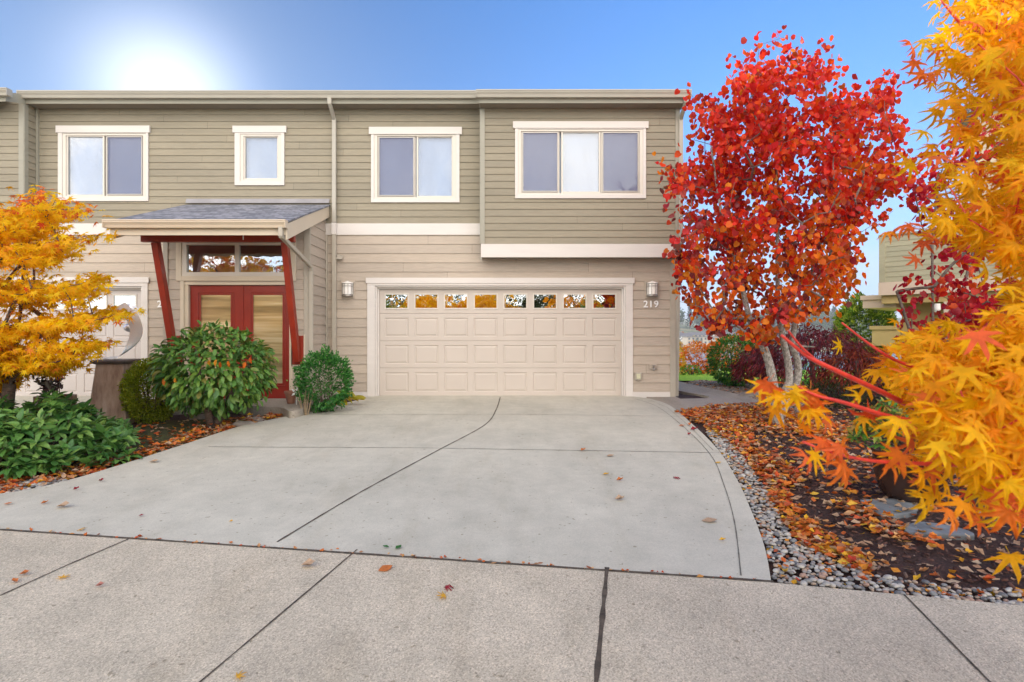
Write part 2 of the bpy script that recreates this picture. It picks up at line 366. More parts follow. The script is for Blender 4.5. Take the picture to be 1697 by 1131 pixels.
def downspout(pts, name='downspout', mat=M_gut, wdt=.078, dp=.06, straps=()):
    w = MB()
    for a, b2 in zip(pts[:-1], pts[1:]):
        a = Vector(a); b2 = Vector(b2); d = (b2-a).normalized()
        w.bar(a - d*.012, b2 + d*.012, wdt, dp, up=(0,1,0) if abs(d.y) < .8 else (1,0,0))
    o = w.build(name, mat, house, bevel=.008)
    return o
dx = Xp(554,YA-.07); zb = Zp(198,YA-.07)
ox = Xp(546,yg+.06)
downspout([(ox, yg+.06, zgb+.0), (ox, yg+.07, zgb-.09), (dx, YA-.075, zb), (dx, YA-.075, zband1+.02)])
w = MB(); w.box(dx-.042, dx+.042, YA-.112, YA-.038, zband0, zband1+.0); w.build('downspout_sleeve', M_trimw, house)
downspout([(dx, YA-.075, zband0), (dx, YA-.075, -.03)], mat=M_trimt)
dx3 = Xp(1125.8,YB-.02); ox3 = Xp(1137,yg2+.06)
downspout([(ox3, yg2+.06, zg2), (ox3, yg2+.07, zg2-.07), (dx3+.03, YB-.02, Zp(198,YB)), (dx3+.03, YB-.02, zbb0+.2),(XR+.04, YA-.05, zbb0-.2),(XR+.045, YA+.1, 0.0)])

# windows
def window(l,r,t,bt,hl,hr,ht,Y,panes,gy, blind=True):
    x0,x1 = Xp(l,Y),Xp(r,Y); z0,z1 = Zp(bt,Y),Zp(t,Y)
    hx0,hx1 = Xp(panes[0][0]-8,Y), Xp(panes[-1][1]+8,Y); hz0,hz1 = Zp(gy[1]+6,Y), Zp(gy[0]-5,Y)
    w = MB(); yf = Y-.036
    w.box(x0,hx0+.004,yf,Y,z0,z1); w.box(hx1-.004,x1,yf,Y,z0,z1); w.box(hx0+.004,hx1-.004,yf,Y,z0,hz0+.004); w.box(hx0+.004,hx1-.004,yf,Y,hz1-.004,z1)
    w.box(Xp(hl,Y),Xp(hr,Y),yf-.012,Y,z1+.001,Zp(ht,Y))
    cas = w.build('window', M_trimw, house, bevel=.003)
    w = MB(); ya, yb = Y-.022, Y+.06; e=.0625; ez=.036
    w.box(hx0+.005,hx0+.005+e,ya,yb,hz0+.005,hz1-.005); w.box(hx1-.005-e,hx1-.005,ya,yb,hz0+.005,hz1-.005)
    w.box(hx0+.005+e,hx1-.005-e,ya,yb,hz0+.005,hz0+.005+ez); w.box(hx0+.005+e,hx1-.005-e,ya,yb,hz1-.005-ez,hz1-.005)
    gz0,gz1 = Zp(gy[1],Y),Zp(gy[0],Y)
    for i,(a,c,sc) in enumerate(panes):
        a,c = Xp(a,Y),Xp(c,Y); y1,y2 = Y-.004 + (.012 if sc else 0), Y+.05; s_=.03
        # sash around every pane
        w.box(a-s_,a,y1,y2,gz0-s_,gz1+s_); w.box(c,c+s_,y1,y2,gz0-s_,gz1+s_); w.box(a,c,y1,y2,gz0-s_,gz0); w.box(a,c,y1,y2,gz1,gz1+s_)
    w.build('window_frame', M_vinyl, cas)
    for i,(a,c,sc) in enumerate(panes):
        a,c = Xp(a,Y),Xp(c,Y)
        g = MB().box(a-.003,c+.003,Y+.02,Y+.024,gz0-.003,gz1+.003).build('pane', M_glass, cas)
        if sc:
            fr = MB(); q=.014; yy=Y-.014
            fr.box(a-.006,a+q,yy,yy+.01,gz0-.006,gz1+.006); fr.box(c-q,c+.006,yy,yy+.01,gz0-.006,gz1+.006); fr.box(a+q,c-q,yy,yy+.01,gz0-.006,gz0+q); fr.box(a+q,c-q,yy,yy+.01,gz1-q,gz1+.006)
            for zz in (gz0+.12, gz1-.12): fr.box(c-.02,c-.008,yy-.008,yy,zz-.012,zz+.012) if i else fr.box(a+.008,a+.02,yy-.008,yy,zz-.012,zz+.012)
            fr.build('screen_frame', M_nickel, cas)
            MB().add([(a+q,yy+.005,gz0+q),(c-q,yy+.005,gz0+q),(c-q,yy+.005,gz1-q),(a+q,yy+.005,gz1-q)],[(0,1,2,3)]).build('screen', M_screen, cas)
    bl = MB(); X0,X1 = Xp(panes[0][0],Y)-.02, Xp(panes[-1][1],Y)+.02
    z = gz1+.02
    while z > gz0-.03:
        bl.add([(X0,Y+.085,z-.022),(X1,Y+.085,z-.022),(X1,Y+.097,z+.022),(X0,Y+.097,z+.022)],[(0,1,2,3)]); z -= .036
    bl.build('blind', M_blind, cas)
for wv in wins: window(*wv)

# garage doors
def garage(x0, x1, ztop, zbot, Y, mat, cols=8, ww=(12.3,48.0), name='garage_door', label=None):
    """four sections with embossed panels; top row glazed"""
    pit = (x1-x0)/(cols+.22); xs = x0 + .11*pit
    secs = [zbot + (ztop-zbot)*f for f in (0,.26,.514,.768,1)]
    w = MB(); rec = .012
    wins_ = []
    for si in range(4):
        a, c = secs[si]+.004, secs[si+1]-.004
        yF = Y
        # panel grid as strips: full face cut by panel rects
        pw, ph0, ph1 = .80*pit, a+.075, c-.085
        if si == 3: ph0, ph1 = a+.085, c-.10
        rects = [(xs+pit*(i+.5)-pw/2, xs+pit*(i+.5)+pw/2) for i in range(cols)]
        w.add([(x0,yF,a),(x1,yF,a),(x1,yF,ph0),(x0,yF,ph0)],[(0,1,2,3)]); w.add([(x0,yF,ph1),(x1,yF,ph1),(x1,yF,c),(x0,yF,c)],[(0,1,2,3)])
        ed = [x0]+[q for r_ in rects for q in r_]+[x1]
        for i in range(0,len(ed),2): w.add([(ed[i],yF,ph0),(ed[i+1],yF,ph0),(ed[i+1],yF,ph1),(ed[i],yF,ph1)],[(0,1,2,3)])
        # tongue between sections
        w.add([(x0,yF,c),(x1,yF,c),(x1,yF+.012,c+.004),(x0,yF+.012,c+.004),(x1,yF,c+.008),(x0,yF,c+.008)],[(0,1,2,3),(3,2,4,5)])
        for (p,q) in rects:
            if si == 3: wins_.append((p,q,ph0,ph1)); continue
            # stepped emboss: groove then raised field
            rings = [(0,0),(.012,rec),(.028,rec),(.046,.002)]
            prev = None
            for (ins,dp) in rings:
                ring = [(p+ins,yF+dp,ph0+ins),(q-ins,yF+dp,ph0+ins),(q-ins,yF+dp,ph1-ins),(p+ins,yF+dp,ph1-ins)]
                if prev: w.add(prev+ring, [(k,(k+1)%4,4+(k+1)%4,4+k) for k in range(4)])
                prev = ring
            w.add(prev,[(0,1,2,3)])
    d = w.build(name, mat, house)
    if label: d['label'] = label
    for (p,q,a,c) in wins_:
        f = MB(); e=.02; pr=.012
        f.box(p-.006,p+e,Y-pr,Y+.02,a-.006,c+.006); f.box(q-e,q+.006,Y-pr,Y+.02,a-.006,c+.006); f.box(p+e,q-e,Y-pr,Y+.02,a-.006,a+e); f.box(p+e,q-e,Y-pr,Y+.02,c-e,c+.006)
        f.build('door_window_frame', M_vinyl, d, bevel=.003)
        MB().box(p+e-.002,q-e+.002,Y+.002,Y+.006,a+e-.002,c-e+.002).build('door_window_pane', M_gglass, d)
    MB().box(x0,x1,Y+.003,Y+.02,zbot-.02,zbot+.002).build('bottom_seal', M_seal, d)
    MB().box(x0+.02,x1-.02,Y+.35,Y+.38,zbot,ztop).build('garage_interior', M_dark, d)
    return d
YG = YA+.11
garage(Xp(627.4,YG), Xp(1031.5,YG), Zp(478.5,YG), Zp(656.3,YG), YG, M_gdoor)
def casing(x0,x1,zt_,ztc,xa,xb,hx0,hx1,ytop,mat,zb_=-.03):
    w = MB(); w.box(xa,x0,YA-.03,YA,zb_,zt_); w.box(x1,xb,YA-.03,YA,zb_,zt_); w.box(xa,xb,YA-.03,YA,zt_+.001,ztc); w.box(hx0,hx1,YA-.04,YA,ztc-.105,ztc+.0) if 0 else None
    w.box(hx0,hx1,YA-.045,YA-.0305,ztc-.11,ztc)
    w.box(x0,x0+.03,YA-.0,YA+.14,zb_,zt_); w.box(x1-.03,x1,YA-.0,YA+.14,zb_,zt_); w.box(x0+.03,x1-.03,YA+.0,YA+.14,zt_-.03,zt_)
    w.box(x0+.03,x0+.06,YA+.06,YA+.10,zb_,zt_-.03); w.box(x1-.06,x1-.03,YA+.06,YA+.10,zb_,zt_-.03); w.box(x0+.06,x1-.06,YA+.06,YA+.10,zt_-.06,zt_-.03)
    return w.build('garage_casing', mat, house, bevel=.003)
casing(gd[0],gd[1],gd[3],Zp(461,YA),Xp(609,YA),Xp(1048.5,YA),Xp(607,YA),Xp(1051,YA),0,M_trimw)
garage(gdl[0]+.06, gdl[1]-.06, gdl[3]-.05, -.02, YG, M_gdoor2, label='pale left garage door of the neighbouring unit')
casing(gdl[0],gdl[1],gdl[3],Zp(460,YA),gdl[0]-.13,gdl[1]+.12,gdl[0]-.16,gdl[1]+.15,0,M_trimw)

# vestibule
zvt = lambda y: 3.02 + (y-8.95)*(.80/2.3) - .06
rx = vx1
w = MB()
trans = (Xp(302,YV),Xp(480,YV),Zp(458,YV),Zp(399,YV)); doorh = (Xp(306,YV),Xp(484,YV),-.3,Zp(470,YV))
wallholes(w, vx0+.08, vx1-.10, .03, 3.45, YV, exL, [trans, doorh]); sidesiding(w, rx-.013, YV+.02, YA-.02, -.05, 3.8, exL, ztop=zvt)
sidesiding(w, vx0+.013, YV+.02, YA-.02, -.05, 3.8, exL, ztop=zvt, sgn=-1); w.build('vestibule_wall', M_lo, house)
pieces('vestibule_corner_board', M_trimt, house, [(vx1-.105,vx1,YV-.026,YV,-.05,zvt(YV)), (vx1,vx1+.01,YV-.026,YV+.03,-.05,zvt(YV)), (vx0,vx0+.085,YV-.026,YV,-.05,zvt(YV))], .003)
w = MB(); w.box(vx1-.0,vx1+.03,YA-.045,YA-.014,0,zband0); w.build('inside_corner_trim', M_trimt, house)
w = MB(); e=1
# transom casing + frame
w.box(Xp(293,YV),trans[0],YV-.032,YV,Zp(466,YV),Zp(396,YV)); w.box(trans[1],Xp(491,YV),YV-.032,YV,Zp(466,YV),Zp(396,YV)); w.box(trans[0],trans[1],YV-.032,YV,Zp(466,YV),trans[2]); w.box(trans[0],trans[1],YV-.032,YV,trans[3],Zp(396,YV))
tw = w.build('transom_window', M_cream, house, bevel=.003)
w = MB(); px0,px1,pm0,pm1,pz0,pz1 = Xp(310,YV),Xp(471,YV),Xp(390,YV),Xp(396.5,YV),Zp(451.5,YV),Zp(406.5,YV)
w.box(trans[0],px0,YV-.02,YV+.05,trans[2],trans[3]); w.box(px1,trans[1],YV-.02,YV+.05,trans[2],trans[3]); w.box(px0,px1,YV-.02,YV+.05,trans[2],pz0); w.box(px0,px1,YV-.02,YV+.05,pz1,trans[3]); w.box(pm0,pm1,YV-.02,YV+.05,pz0,pz1)
w.build('window_frame', M_vinyl, tw)
MB().box(px0-.002,pm0+.002,YV+.02,YV+.024,pz0-.002,pz1+.002).build('pane', glassmat('transom glass', .28), tw); MB().box(pm1-.002,px1+.002,YV+.02,YV+.024,pz0-.002,pz1+.002).build('pane', bpy.data.materials['transom glass'], tw)
MB().box(trans[0],trans[1],YV+.1,YV+.12,trans[2],trans[3]).build('transom_interior', simple('warm interior', (.34,.29,.2), .9), tw)
# door casing
dz0, dz1 = Zp(661,YV), Zp(473,YV); dx0, dx1 = Xp(313.7,YV), Xp(478.8,YV)
w = MB(); w.box(Xp(300,YV),doorh[0],YV-.03,YV,-.05,Zp(466.5,YV)); w.box(doorh[1]-.01,Xp(486,YV),YV-.03,YV,-.05,Zp(466.5,YV)); w.box(doorh[0],dx0-.012,YV-.01,YV+.1,-.05,doorh[3]); w.box(dx1+.008,doorh[1]-.01,YV-.01,YV+.1,-.05,doorh[3])
w.box(doorh[0],doorh[1]-.01,YV-.022,YV+.1,doorh[3]-.03,doorh[3]+.02); w.build('door_casing', M_cream, house, bevel=.003)
MB().box(Xp(300,YV),Xp(486,YV),YV-.07,YV+.1,-.03,dz0-.006).build('door_sill', M_nickel, house)
def leaf_door(x0,x1,gx0,gx1,gz0,gz1,hside):
    Y=YV+.035; w = MB()
    w.box(x0,gx0,Y,Y+.045,dz0,dz1); w.box(gx1,x1,Y,Y+.045,dz0,dz1); w.box(gx0,gx1,Y,Y+.045,dz0,gz0); w.box(gx0,gx1,Y,Y+.045,gz1,dz1)
    q=.055
    for (a,b_,c,d_) in ((gx0-q,gx0-q+.02,gz0-q,gz1+q),(gx1+q-.02,gx1+q,gz0-q,gz1+q),(gx0-q+.02,gx1+q-.02,gz0-q,gz0-q+.02),(gx0-q+.02,gx1+q-.02,gz1+q-.02,gz1+q),
                      (gx0-.018,gx0+.004,gz0-.018,gz1+.018),(gx1-.004,gx1+.018,gz0-.018,gz1+.018),(gx0+.004,gx1-.004,gz0-.018,gz0+.004),(gx0+.004,gx1-.004,gz1-.004,gz1+.018)):
        w.box(a,b_,Y-.012,Y+.002,c,d_)
    d = w.build('front_door', M_red, house, bevel=.003)
    MB().box(gx0,gx1,Y+.015,Y+.02,gz0,gz1).build('door_glass', M_dglass, d)
    hx = x1-.06 if hside else x0+.06
    h = MB(); h.box(hx-.022,hx+.022,Y-.01,Y+.001,dz0+.9,dz0+1.12); h.tube([(hx,Y-.01,dz0+.95),(hx,Y-.05,dz0+.95),(hx+(-.1 if hside else .1),Y-.05,dz0+.95)],.009); h.build('door_handle', M_nickel, d)
xm = Xp(400.3,YV)
leaf_door(dx0,xm-.004,Xp(331,YV),Xp(381.5,YV),Zp(636,YV),Zp(488.6,YV),True); leaf_door(xm+.004,dx1,Xp(418,YV),Xp(467.5,YV),Zp(636,YV),Zp(488.6,YV),False)
MB().box(xm-.02,xm+.02,YV+.02,YV+.036,dz0,dz1).build('door_astragal', M_red, house)
MB().box(vx0,vx1-.02,YV+.13,YV+.15,-.1,2.7).build('vestibule_backing', M_dark, house)
# porch roof
prx0, prx1, py0, pz0_, pz1_ = -6.33, -3.50, 8.95, 3.02, 3.81
sl = (pz1_-pz0_)/(YA-py0)
w = MB(); roofslab(w, prx0-.02, prx1+.012, py0+.06, pz0_+.0, YA-.016, sl, .028); w.build('porch_roof', M_shing, house)
w = MB(); w.add([(prx0-.0,YA-.05,pz1_-.0),(prx1,YA-.05,pz1_),(prx1,YA-.018,pz1_+.09),(prx0,YA-.018,pz1_+.09)],[(0,1,2,3)]); w.build('roof_flashing', simple('grey flashing', (.27,.26,.27), .5), house)
drop=.285
for x in (prx0, prx1-.03): MB().prism([(py0+.12,pz0_-.03),(py0+.12,pz0_-.03-drop*.9),(YA-.03,pz1_-.035-drop*.85),(YA-.03,pz1_-.035)], x, x+.03).build('rake_board', M_cream, house, bevel=.003)
w = MB(); w.box(prx0+.031, prx1-.031, py0+.12, py0+.145, Zp(390,py0+.12), pz0_-.02); w.build('porch_fascia', M_cream, house)
gutter(prx0-.03, prx1+.01, py0, Zp(364.5,py0), .118, .12, 'porch_gutter', M_gutc)
w = MB()
zz0, zz1 = Zp(390,py0+.12)+.01, Zp(390,py0+.12)+.01+(YV-py0-.12)*sl
w.add([(prx0+.03,py0+.146,zz0+.1),(prx1-.03,py0+.146,zz0+.1),(prx1-.03,YA-.03,zz0+.1+(YA-py0-.146)*sl),(prx0+.03,YA-.03,zz0+.1+(YA-py0-.146)*sl)],[(0,1,2,3)]); w.build('porch_ceiling', M_cream, house)
yb_ = 9.6; bz0 = Zp(401,yb_)
w = MB(); w.box(Xp(232.5,yb_),Xp(487,yb_),yb_,yb_+.09,bz0,bz0+.2); w.build('porch_beam', M_redb, house, bevel=.006)
for xc,lab in ((-5.955,1),(-3.765,0)):
    w = MB(); w.bar((xc,yb_+.05,bz0-.0),(xc,YV-.085,.74),.105,.12,up=(0,1,0)); w.build('porch_brace', M_redb, house, bevel=.006)
    w = MB(); w.box(xc-.105,xc+.095,YV-.05,YV-.012,.68,1.20); w.build('brace_plate', M_redb, house, bevel=.004)
    w = MB(); w.box(xc-.13,xc-.106,YV-.03,YV,.65,1.22); w.box(xc+.096,xc+.12,YV-.03,YV,.65,1.22); w.box(xc-.106,xc+.096,YV-.03,YV,.65,.679); w.build('plate_trim', M_cream, house)
MB().tube([(Xp(404,yb_),yb_-.02,bz0+.12),(Xp(404,yb_),yb_-.02,bz0+.03)],.007).build('hook', M_num, house)
gx, gyy = Xp(465.5,py0+.06), py0+.06
vxp = Xp(517,YV+.02)
downspout([(gx,gyy,Zp(377,gyy)),(gx,gyy+.0,Zp(391,gyy)),(vxp,YV-.05,Zp(442,YV)),(vxp,YV-.02,Zp(450,YV)),(vxp,YV-.02,-.03)], mat=M_trimt, wdt=.07)
# number plates, lights, fixtures
def text(body, x, z, Y, size, name):
    cu = bpy.data.curves.new(name,'FONT'); cu.body = body; cu.size = size; cu.extrude = .006; cu.offset = size*.016; cu.space_character = 1.12
    o = bpy.data.objects.new(name, cu); C.objects.link(o); bpy.context.view_layer.update()
    me = bpy.data.meshes.new_from_object(o.evaluated_get(bpy.context.evaluated_depsgraph_get())); bpy.data.objects.remove(o)
    v = [(p.co.x + x, Y - p.co.z, p.co.y + z) for p in me.vertices]; f = [tuple(p.vertices) for p in me.polygons]
    return link(name, v, f, M_num, house)
text('219', Xp(1065.5,YA), Zp(509.6,YA), YA-.03, .186, 'house_number')
text('2', Xp(262,YA), Zp(509.5,YA), YA-.03, .186, 'house_number')
def sconce(px):
    x = Xp(px,YA); zb_ = Zp(489.5,YA); zt_ = Zp(471,YA)
    blk = MB().box(x-.135,x+.135,YA-.03,YA-.001,zb_-.06,zt_+.09).build('wall_lamp', M_lo, house)
    MB().box(x-.115,x+.115,YA-.045,YA-.03,zb_-.01,zt_+.03).build('back_plate', M_nickel, blk)
    s_ = MB(); s_.lathe(x,YA-.045,[(.0,zb_),(.098,zb_),(.098,zt_),(0,zt_)],20,math.pi,2*math.pi,1.0); s_.build('lamp_shade', M_opal, blk, smooth=False)
    c = MB(); c.lathe(x,YA-.045,[(.112,zt_+.005),(.105,zt_+.02),(.0,zt_+.062)],20,math.pi,2*math.pi); c.build('lamp_cap', M_opal, blk)
    g = MB()
    for zz in (zb_+.0, zt_-.055, zt_-.005):
        g.lathe(x,YA-.045,[(.102,zz),(.108,zz),(.108,zz+.012),(.102,zz+.012)],20,math.pi,2*math.pi)
    for a in (-60,-20,20,60):
        t = R(a)-math.pi/2; xx,yy = x+.104*math.cos(t), YA-.045+.104*math.sin(t); g.tube([(xx,yy,zb_),(xx,yy,zt_)],.005,6)
    g.lathe(x,YA-.045,[(0,zb_-.03),(.112,zb_-.028),(.112,zb_-.002),(0,zb_-.002)],20,math.pi,2*math.pi); g.build('lamp_cage', M_nickel, blk)
sconce(577); sconce(1080)
x = Xp(564,YA); z = Zp(427,YA)
w = MB(); w.box(x-.05,x+.03,YA-.05,YA,z-.01,z+.05); w.prism([(YA-.03,z-.0),(YA-.12,z-.05),(YA-.10,z-.02),(YA-.03,z+.04)], x-.05, x+.07); w.build('motion_sensor', M_trimt, house, bevel=.004)
x = Xp(1057,YA); z = Zp(624,YA)
w = MB(); w.box(x-.065,x+.065,YA-.06,YA-.012,z-.07,z+.075); o = w.build('outlet_box', M_trimt, house, bevel=.01); MB().box(x-.04,x+.04,YA-.07,YA-.06,z-.045,z+.05).build('outlet_cover', simple('clear cover',(.6,.58,.4),.2), o, bevel=.008)
x = Xp(1082,YA); z = Zp(610,YA)
w = MB(); w.box(x-.075,x+.075,YA-.022,YA-.012,z-.04,z+.075); blk = w.build('hose_bib', M_lo, house)
w = MB(); w.tube([(x,YA-.02,z),(x,YA-.09,z),(x-.015,YA-.12,z-.045)],.016); w.tube([(x,YA-.07,z),(x,YA-.07,z+.05)],.008); w.lathe(x,YA-.07,[(0,z+.045),(.035,z+.05),(.035,z+.06),(0,z+.06)],12); w.tube([(x-.06,YA-.05,z-.02),(x+.06,YA-.05,z-.02)],.009); w.build('faucet', M_nickel, blk, smooth=True)

# ------------------------------------------------------------------ ground
def catmull(pts, n=8):
    out = []
    P = [pts[0]] + list(pts) + [pts[-1]]
    for i in range(1, len(P)-2):
        p0,p1,p2,p3 = [np.array(q, float) for q in P[i-1:i+3]]
        for k in range(n):
            t = k/n
            out.append(tuple(.5*((2*p1)+(-p0+p2)*t+(2*p0-5*p1+4*p2-p3)*t*t+(-p0+3*p1-3*p2+p3)*t**3)))
    out.append(tuple(map(float, pts[-1]))); return out
def inpoly(poly, x, y):
    c = False; n = len(poly); j = n-1
    for i in range(n):
        xi,yi = poly[i]; xj,yj = poly[j]
        if (yi > y) != (yj > y) and x < (xj-xi)*(y-yi)/(yj-yi)+xi: c = not c
        j = i
    return c
def sample(poly, n, r=None):
    r = r or random; xs = [p[0] for p in poly]; ys = [p[1] for p in poly]; out = []
    while len(out) < n:
        x = r.uniform(min(xs), max(xs)); y = r.uniform(min(ys), max(ys))
        if inpoly(poly, x, y): out.append((x, y))
    return out
def area(poly): return abs(sum(poly[i][0]*poly[(i+1)%len(poly)][1]-poly[(i+1)%len(poly)][0]*poly[i][1] for i in range(len(poly))))/2
def slab(name, poly, mat, top=0.0, th=.12, bevel=.006):
    zf = lambda p: T(*p)+top
    n = len(poly); a = sum(poly[i][0]*poly[(i+1)%n][1]-poly[(i+1)%n][0]*poly[i][1] for i in range(n))
    if a < 0: poly = poly[::-1]
    v = [(p[0],p[1],zf(p)) for p in poly] + [(p[0],p[1],zf(p)-th) for p in poly]
    f = [tuple(range(n))] + [(i,n+i,n+(i+1)%n,(i+1)%n) for i in range(n)]
    o = link(name, v, f, mat, None, False, bevel); tag(o, kind='structure'); return o
def strip(mb, pts, wdt, top=.004):
    pts = [np.array(p,float) for p in pts]; fine = []
    for a_, b_ in zip(pts[:-1], pts[1:]):
        k_ = max(1, int(np.linalg.norm(b_-a_)/.05)); fine += [a_+(b_-a_)*t_/k_ for t_ in range(k_)]
    pts = fine+[pts[-1]]; o = len(mb.v)
    for i,p in enumerate(pts):
        d = pts[min(i+1,len(pts)-1)]-pts[max(i-1,0)]; d /= np.linalg.norm(d)+1e-9; nn = np.array((-d[1],d[0]))
        ww = wdt*(1+.6*mnoise.noise((p[0]*7,p[1]*7,0)))
        for s_ in (-.5,.5):
            q = p+nn*ww*s_; mb.v.append((q[0],q[1],T(q[0],q[1])+top))
    for i in range(len(pts)-1): mb.f.append((o+2*i,o+2*i+1,o+2*i+3,o+2*i+2))
def grid(name, xs, ys, zf, mat, smooth=True):
    v = [(x,y,zf(x,y)) for y in ys for x in xs]; n = len(xs)
    f = [(j*n+i,j*n+i+1,(j+1)*n+i+1,(j+1)*n+i) for j in range(len(ys)-1) for i in range(n-1)]
    o = link(name, v, f, mat, None, smooth); tag(o, kind='structure'); return o

# soil with position driven turf behind the houses
m, nt, b = newmat('soil'); p = pos(nt)
c = ramp(nt, noi(nt,p,38,6,.75), [(.32,(.012,.005,.004)),(.5,(.045,.020,.014)),(.68,(.11,.055,.04))])
c = mixc(nt, c, ramp(nt, noi(nt,p,1.3,4), [(.35,(.8,.75,.75)),(.65,(1.25,1.15,1.1))]), 1,'MULTIPLY')
L(nt,c,b.inputs['Base Color']); b.inputs['Roughness'].default_value=.95; bump(nt,b,noi(nt,p,45,6,.7),1,.03); M_soil = m
m, nt, b = newmat('turf'); p = pos(nt)
c = ramp(nt, noi(nt,p,25,5,.7), [(.3,(.16,.36,.015)),(.7,(.36,.62,.04))]); L(nt,c,b.inputs['Base Color']); b.inputs['Roughness'].default_value=.9; bump(nt,b,noi(nt,p,60,4),.8,.03); M_turf = m
m, nt, b = newmat('moss'); p = pos(nt)
c = ramp(nt, noi(nt,p,12,6,.7), [(.35,(.03,.022,.014)),(.52,(.055,.06,.015)),(.7,(.10,.12,.02))]); L(nt,c,b.inputs['Base Color']); b.inputs['Roughness'].default_value=.95; bump(nt,b,noi(nt,p,50,5),1,.02); M_moss = m
m, nt, b = newmat('hillside ground'); p = pos(nt)
c = ramp(nt, noi(nt,p,.03,5,.6), [(.35,(.05,.085,.03)),(.5,(.13,.14,.05)),(.68,(.24,.2,.1))]); L(nt,c,b.inputs['Base Color']); b.inputs['Roughness'].default_value=.95; M_hill = m
m, nt, b = newmat('lake water'); p = pos(nt,(1,.4,1)); b.inputs['Base Color'].default_value=rgb((.10,.17,.25)); b.inputs['Roughness'].default_value=.18; bump(nt,b,noi(nt,p,.5,4),.25,.1); M_water = m
def gz(x,y):
    z = T(x,y)-.055
    if y < 20: z += .018*mnoise.noise((x*2.2,y*2.2,3)) + .012*mnoise.noise((x*9,y*9,1))
    if x > 1.6 and y < 10: z += .05*sstep(.3,1.6,x-2.2)*sstep(3.8,5.2,y)*sstep(10,8.6,y) if 0 else 0
    return z
xs = [-60,-40,-28,-20,-14] + list(np.arange(-12,10,.16)) + [10.5,12,15,20,30,45,60]
ys = [-60,-40,-25,-15,-8,-4,-1,1] + list(np.arange(2,14,.16)) + list(np.arange(14,26.5,.5))
grid('ground', xs, ys, gz, M_soil)
grid('hill', list(np.linspace(-1500,1500,61)), [26,30,34,40,46,52,60,70,120,250,380]+list(np.arange(395,720,20))+[760,850,1000,1200,1600,2600], lambda x,y: T(x,y)-.06+(4*mnoise.noise((x*.01,y*.01,0)) if y>440 else 0), M_hill)
grid('lake', [-1500,-400,0,400,1500], [45,120,250,430], lambda x,y: -12.2, M_water)
grid('lawn', list(np.arange(3.2,40,1.2)), list(np.arange(15.2,30,.5)), lambda x,y: T(x,y)-.02, M_turf)
# driveway
dl = catmull([(-7.2,4.97),(-5.7,5.02),G(0,818),G(100,799),G(200,770),G(300,738),G(400,706),G(480,689),G(560,671),G(600,661)])
dr = catmull([G(1078,661),G(1110,672),G(1150,705),G(1190,745),G(1222,795),G(1247,850),G(1267,905),(1.69,3.635)])
poly = dl + [(Xp(609,YA),YA-.03),(Xp(609,YA),YA+.0),(Xp(620,YA),YA+.0),(Xp(620,YG),YG+.02),(Xp(1037,YG),YG+.02),(Xp(1038,YA),YA),(Xp(1050,YA),YA-.03)] + dr
seam = lambda x: 4.48 - (x+3.99)*.1496
poly = [(x, max(y, seam(x)+.012)) for x,y in poly]
slab('driveway', poly, M_con)
def road():
    top=[(-30,seam(-30)-.012),(-4,seam(-4)-.012),(1.69,seam(1.69)-.012),G(1500,986),G(1697,1004),(8,2.75),(30,2.0)]
    v=[(x,y,T(x,y)) for x,y in top]+[(30,-1,T(0,-1)),(-30,-1,T(0,-1)),(-30,-40,T(0,-1)),(30,-40,T(0,-1))]+[(x,y,T(x,y)-.15) for x,y in top]
    n=len(top); f=[tuple(range(n+2))[::-1],(n+1,n,n+3,n+2)[::-1]]+[(i,i+1,n+4+i+1,n+4+i) for i in range(n-1)]
    return tag(link('road',v,f,M_agg),kind='structure')
road()
slab('path', [(2.6,9.55),(3.2,9.75),(4.0,9.95),(4.5,10.25),(4.82,10.8),(4.78,11.5),(4.62,13),(4.5,14.5),(4.35,18.5),(3.4,18.5),(3.42,15),(3.6,13.1),(3.78,12.2),(3.98,11.5),(4.0,11.25),(3.9,11.06),(3.345,10.98),(3.34,11.2),(2.75,11.2),(2.75,10.6)], M_path, top=-.005, th=.1)
slab('neighbour_driveway', [(-13,5.6),(-8.2,5.5),(-7.7,7),(-7.45,9.5),(-7.3,11.38),(-13,11.38)], M_con)
j = MB()
strip(j, catmull([G(829,659),G(822,680),G(803,705),G(720,750),G(600,815),G(459,899)],10), .016)
tag(j.build('driveway_joints', M_joint),kind='structure'); j = MB()
strip(j, [(Xp(505,9.4),9.35),G(600,688),G(850,687),G(1150,691)], .010)
strip(j, [G(345,741),G(700,743),G(950,747),G(1192,751)], .011)
strip(j, catmull([G(1052,661),G(1090,675),G(1135,710),G(1178,755),G(1200,805),G(1217,865),G(1228,955)],10), .008)
strip(j, [G(1078,664),G(1106,676),G(1145,709),G(1182,747)], .005)
o = j.build('driveway_joints', simple('tooled joint', (.13,.12,.10), .95, .4, 20)); tag(o, kind='structure')
j = MB()
strip(j, [(x,seam(x)) for x in np.linspace(-7,1.7,40)], .026, .003)
strip(j, [G(0,988),G(110,938),G(219,891.5)], .011); strip(j, [(-2.6,.6),G(332,1131),G(592,911.5)], .011); strip(j, [G(1498,986),G(1640,1131),(3.6,.8)], .011)
a = np.array(G(1006,941)); c2 = np.array(G(988,1131)); strip(j, [a+(c2-a)*t for t in np.linspace(0,2.2,22)], .027, .0035)
o = j.build('road_joints', M_joint); tag(o, kind='structure')
slab('porch_slab', catmull([G(372,676),G(420,684),G(465,687),(-3.42,9.0),(-3.3,9.3),(-3.35,10.25)],6)+[(-6.1,10.25),(-6.1,9.2)], M_path, top=.115, th=.2)
mat_ = MB(); mat_.box(-5.2,-4.35,9.5,10.15,T(-5,10)+.117,T(-5,10)+.135); tag(mat_.build('door_mat', simple('black mat',(.02,.022,.028),.9,.3,40)), 'black rubber mat lying at the red double doors', 'door mat')
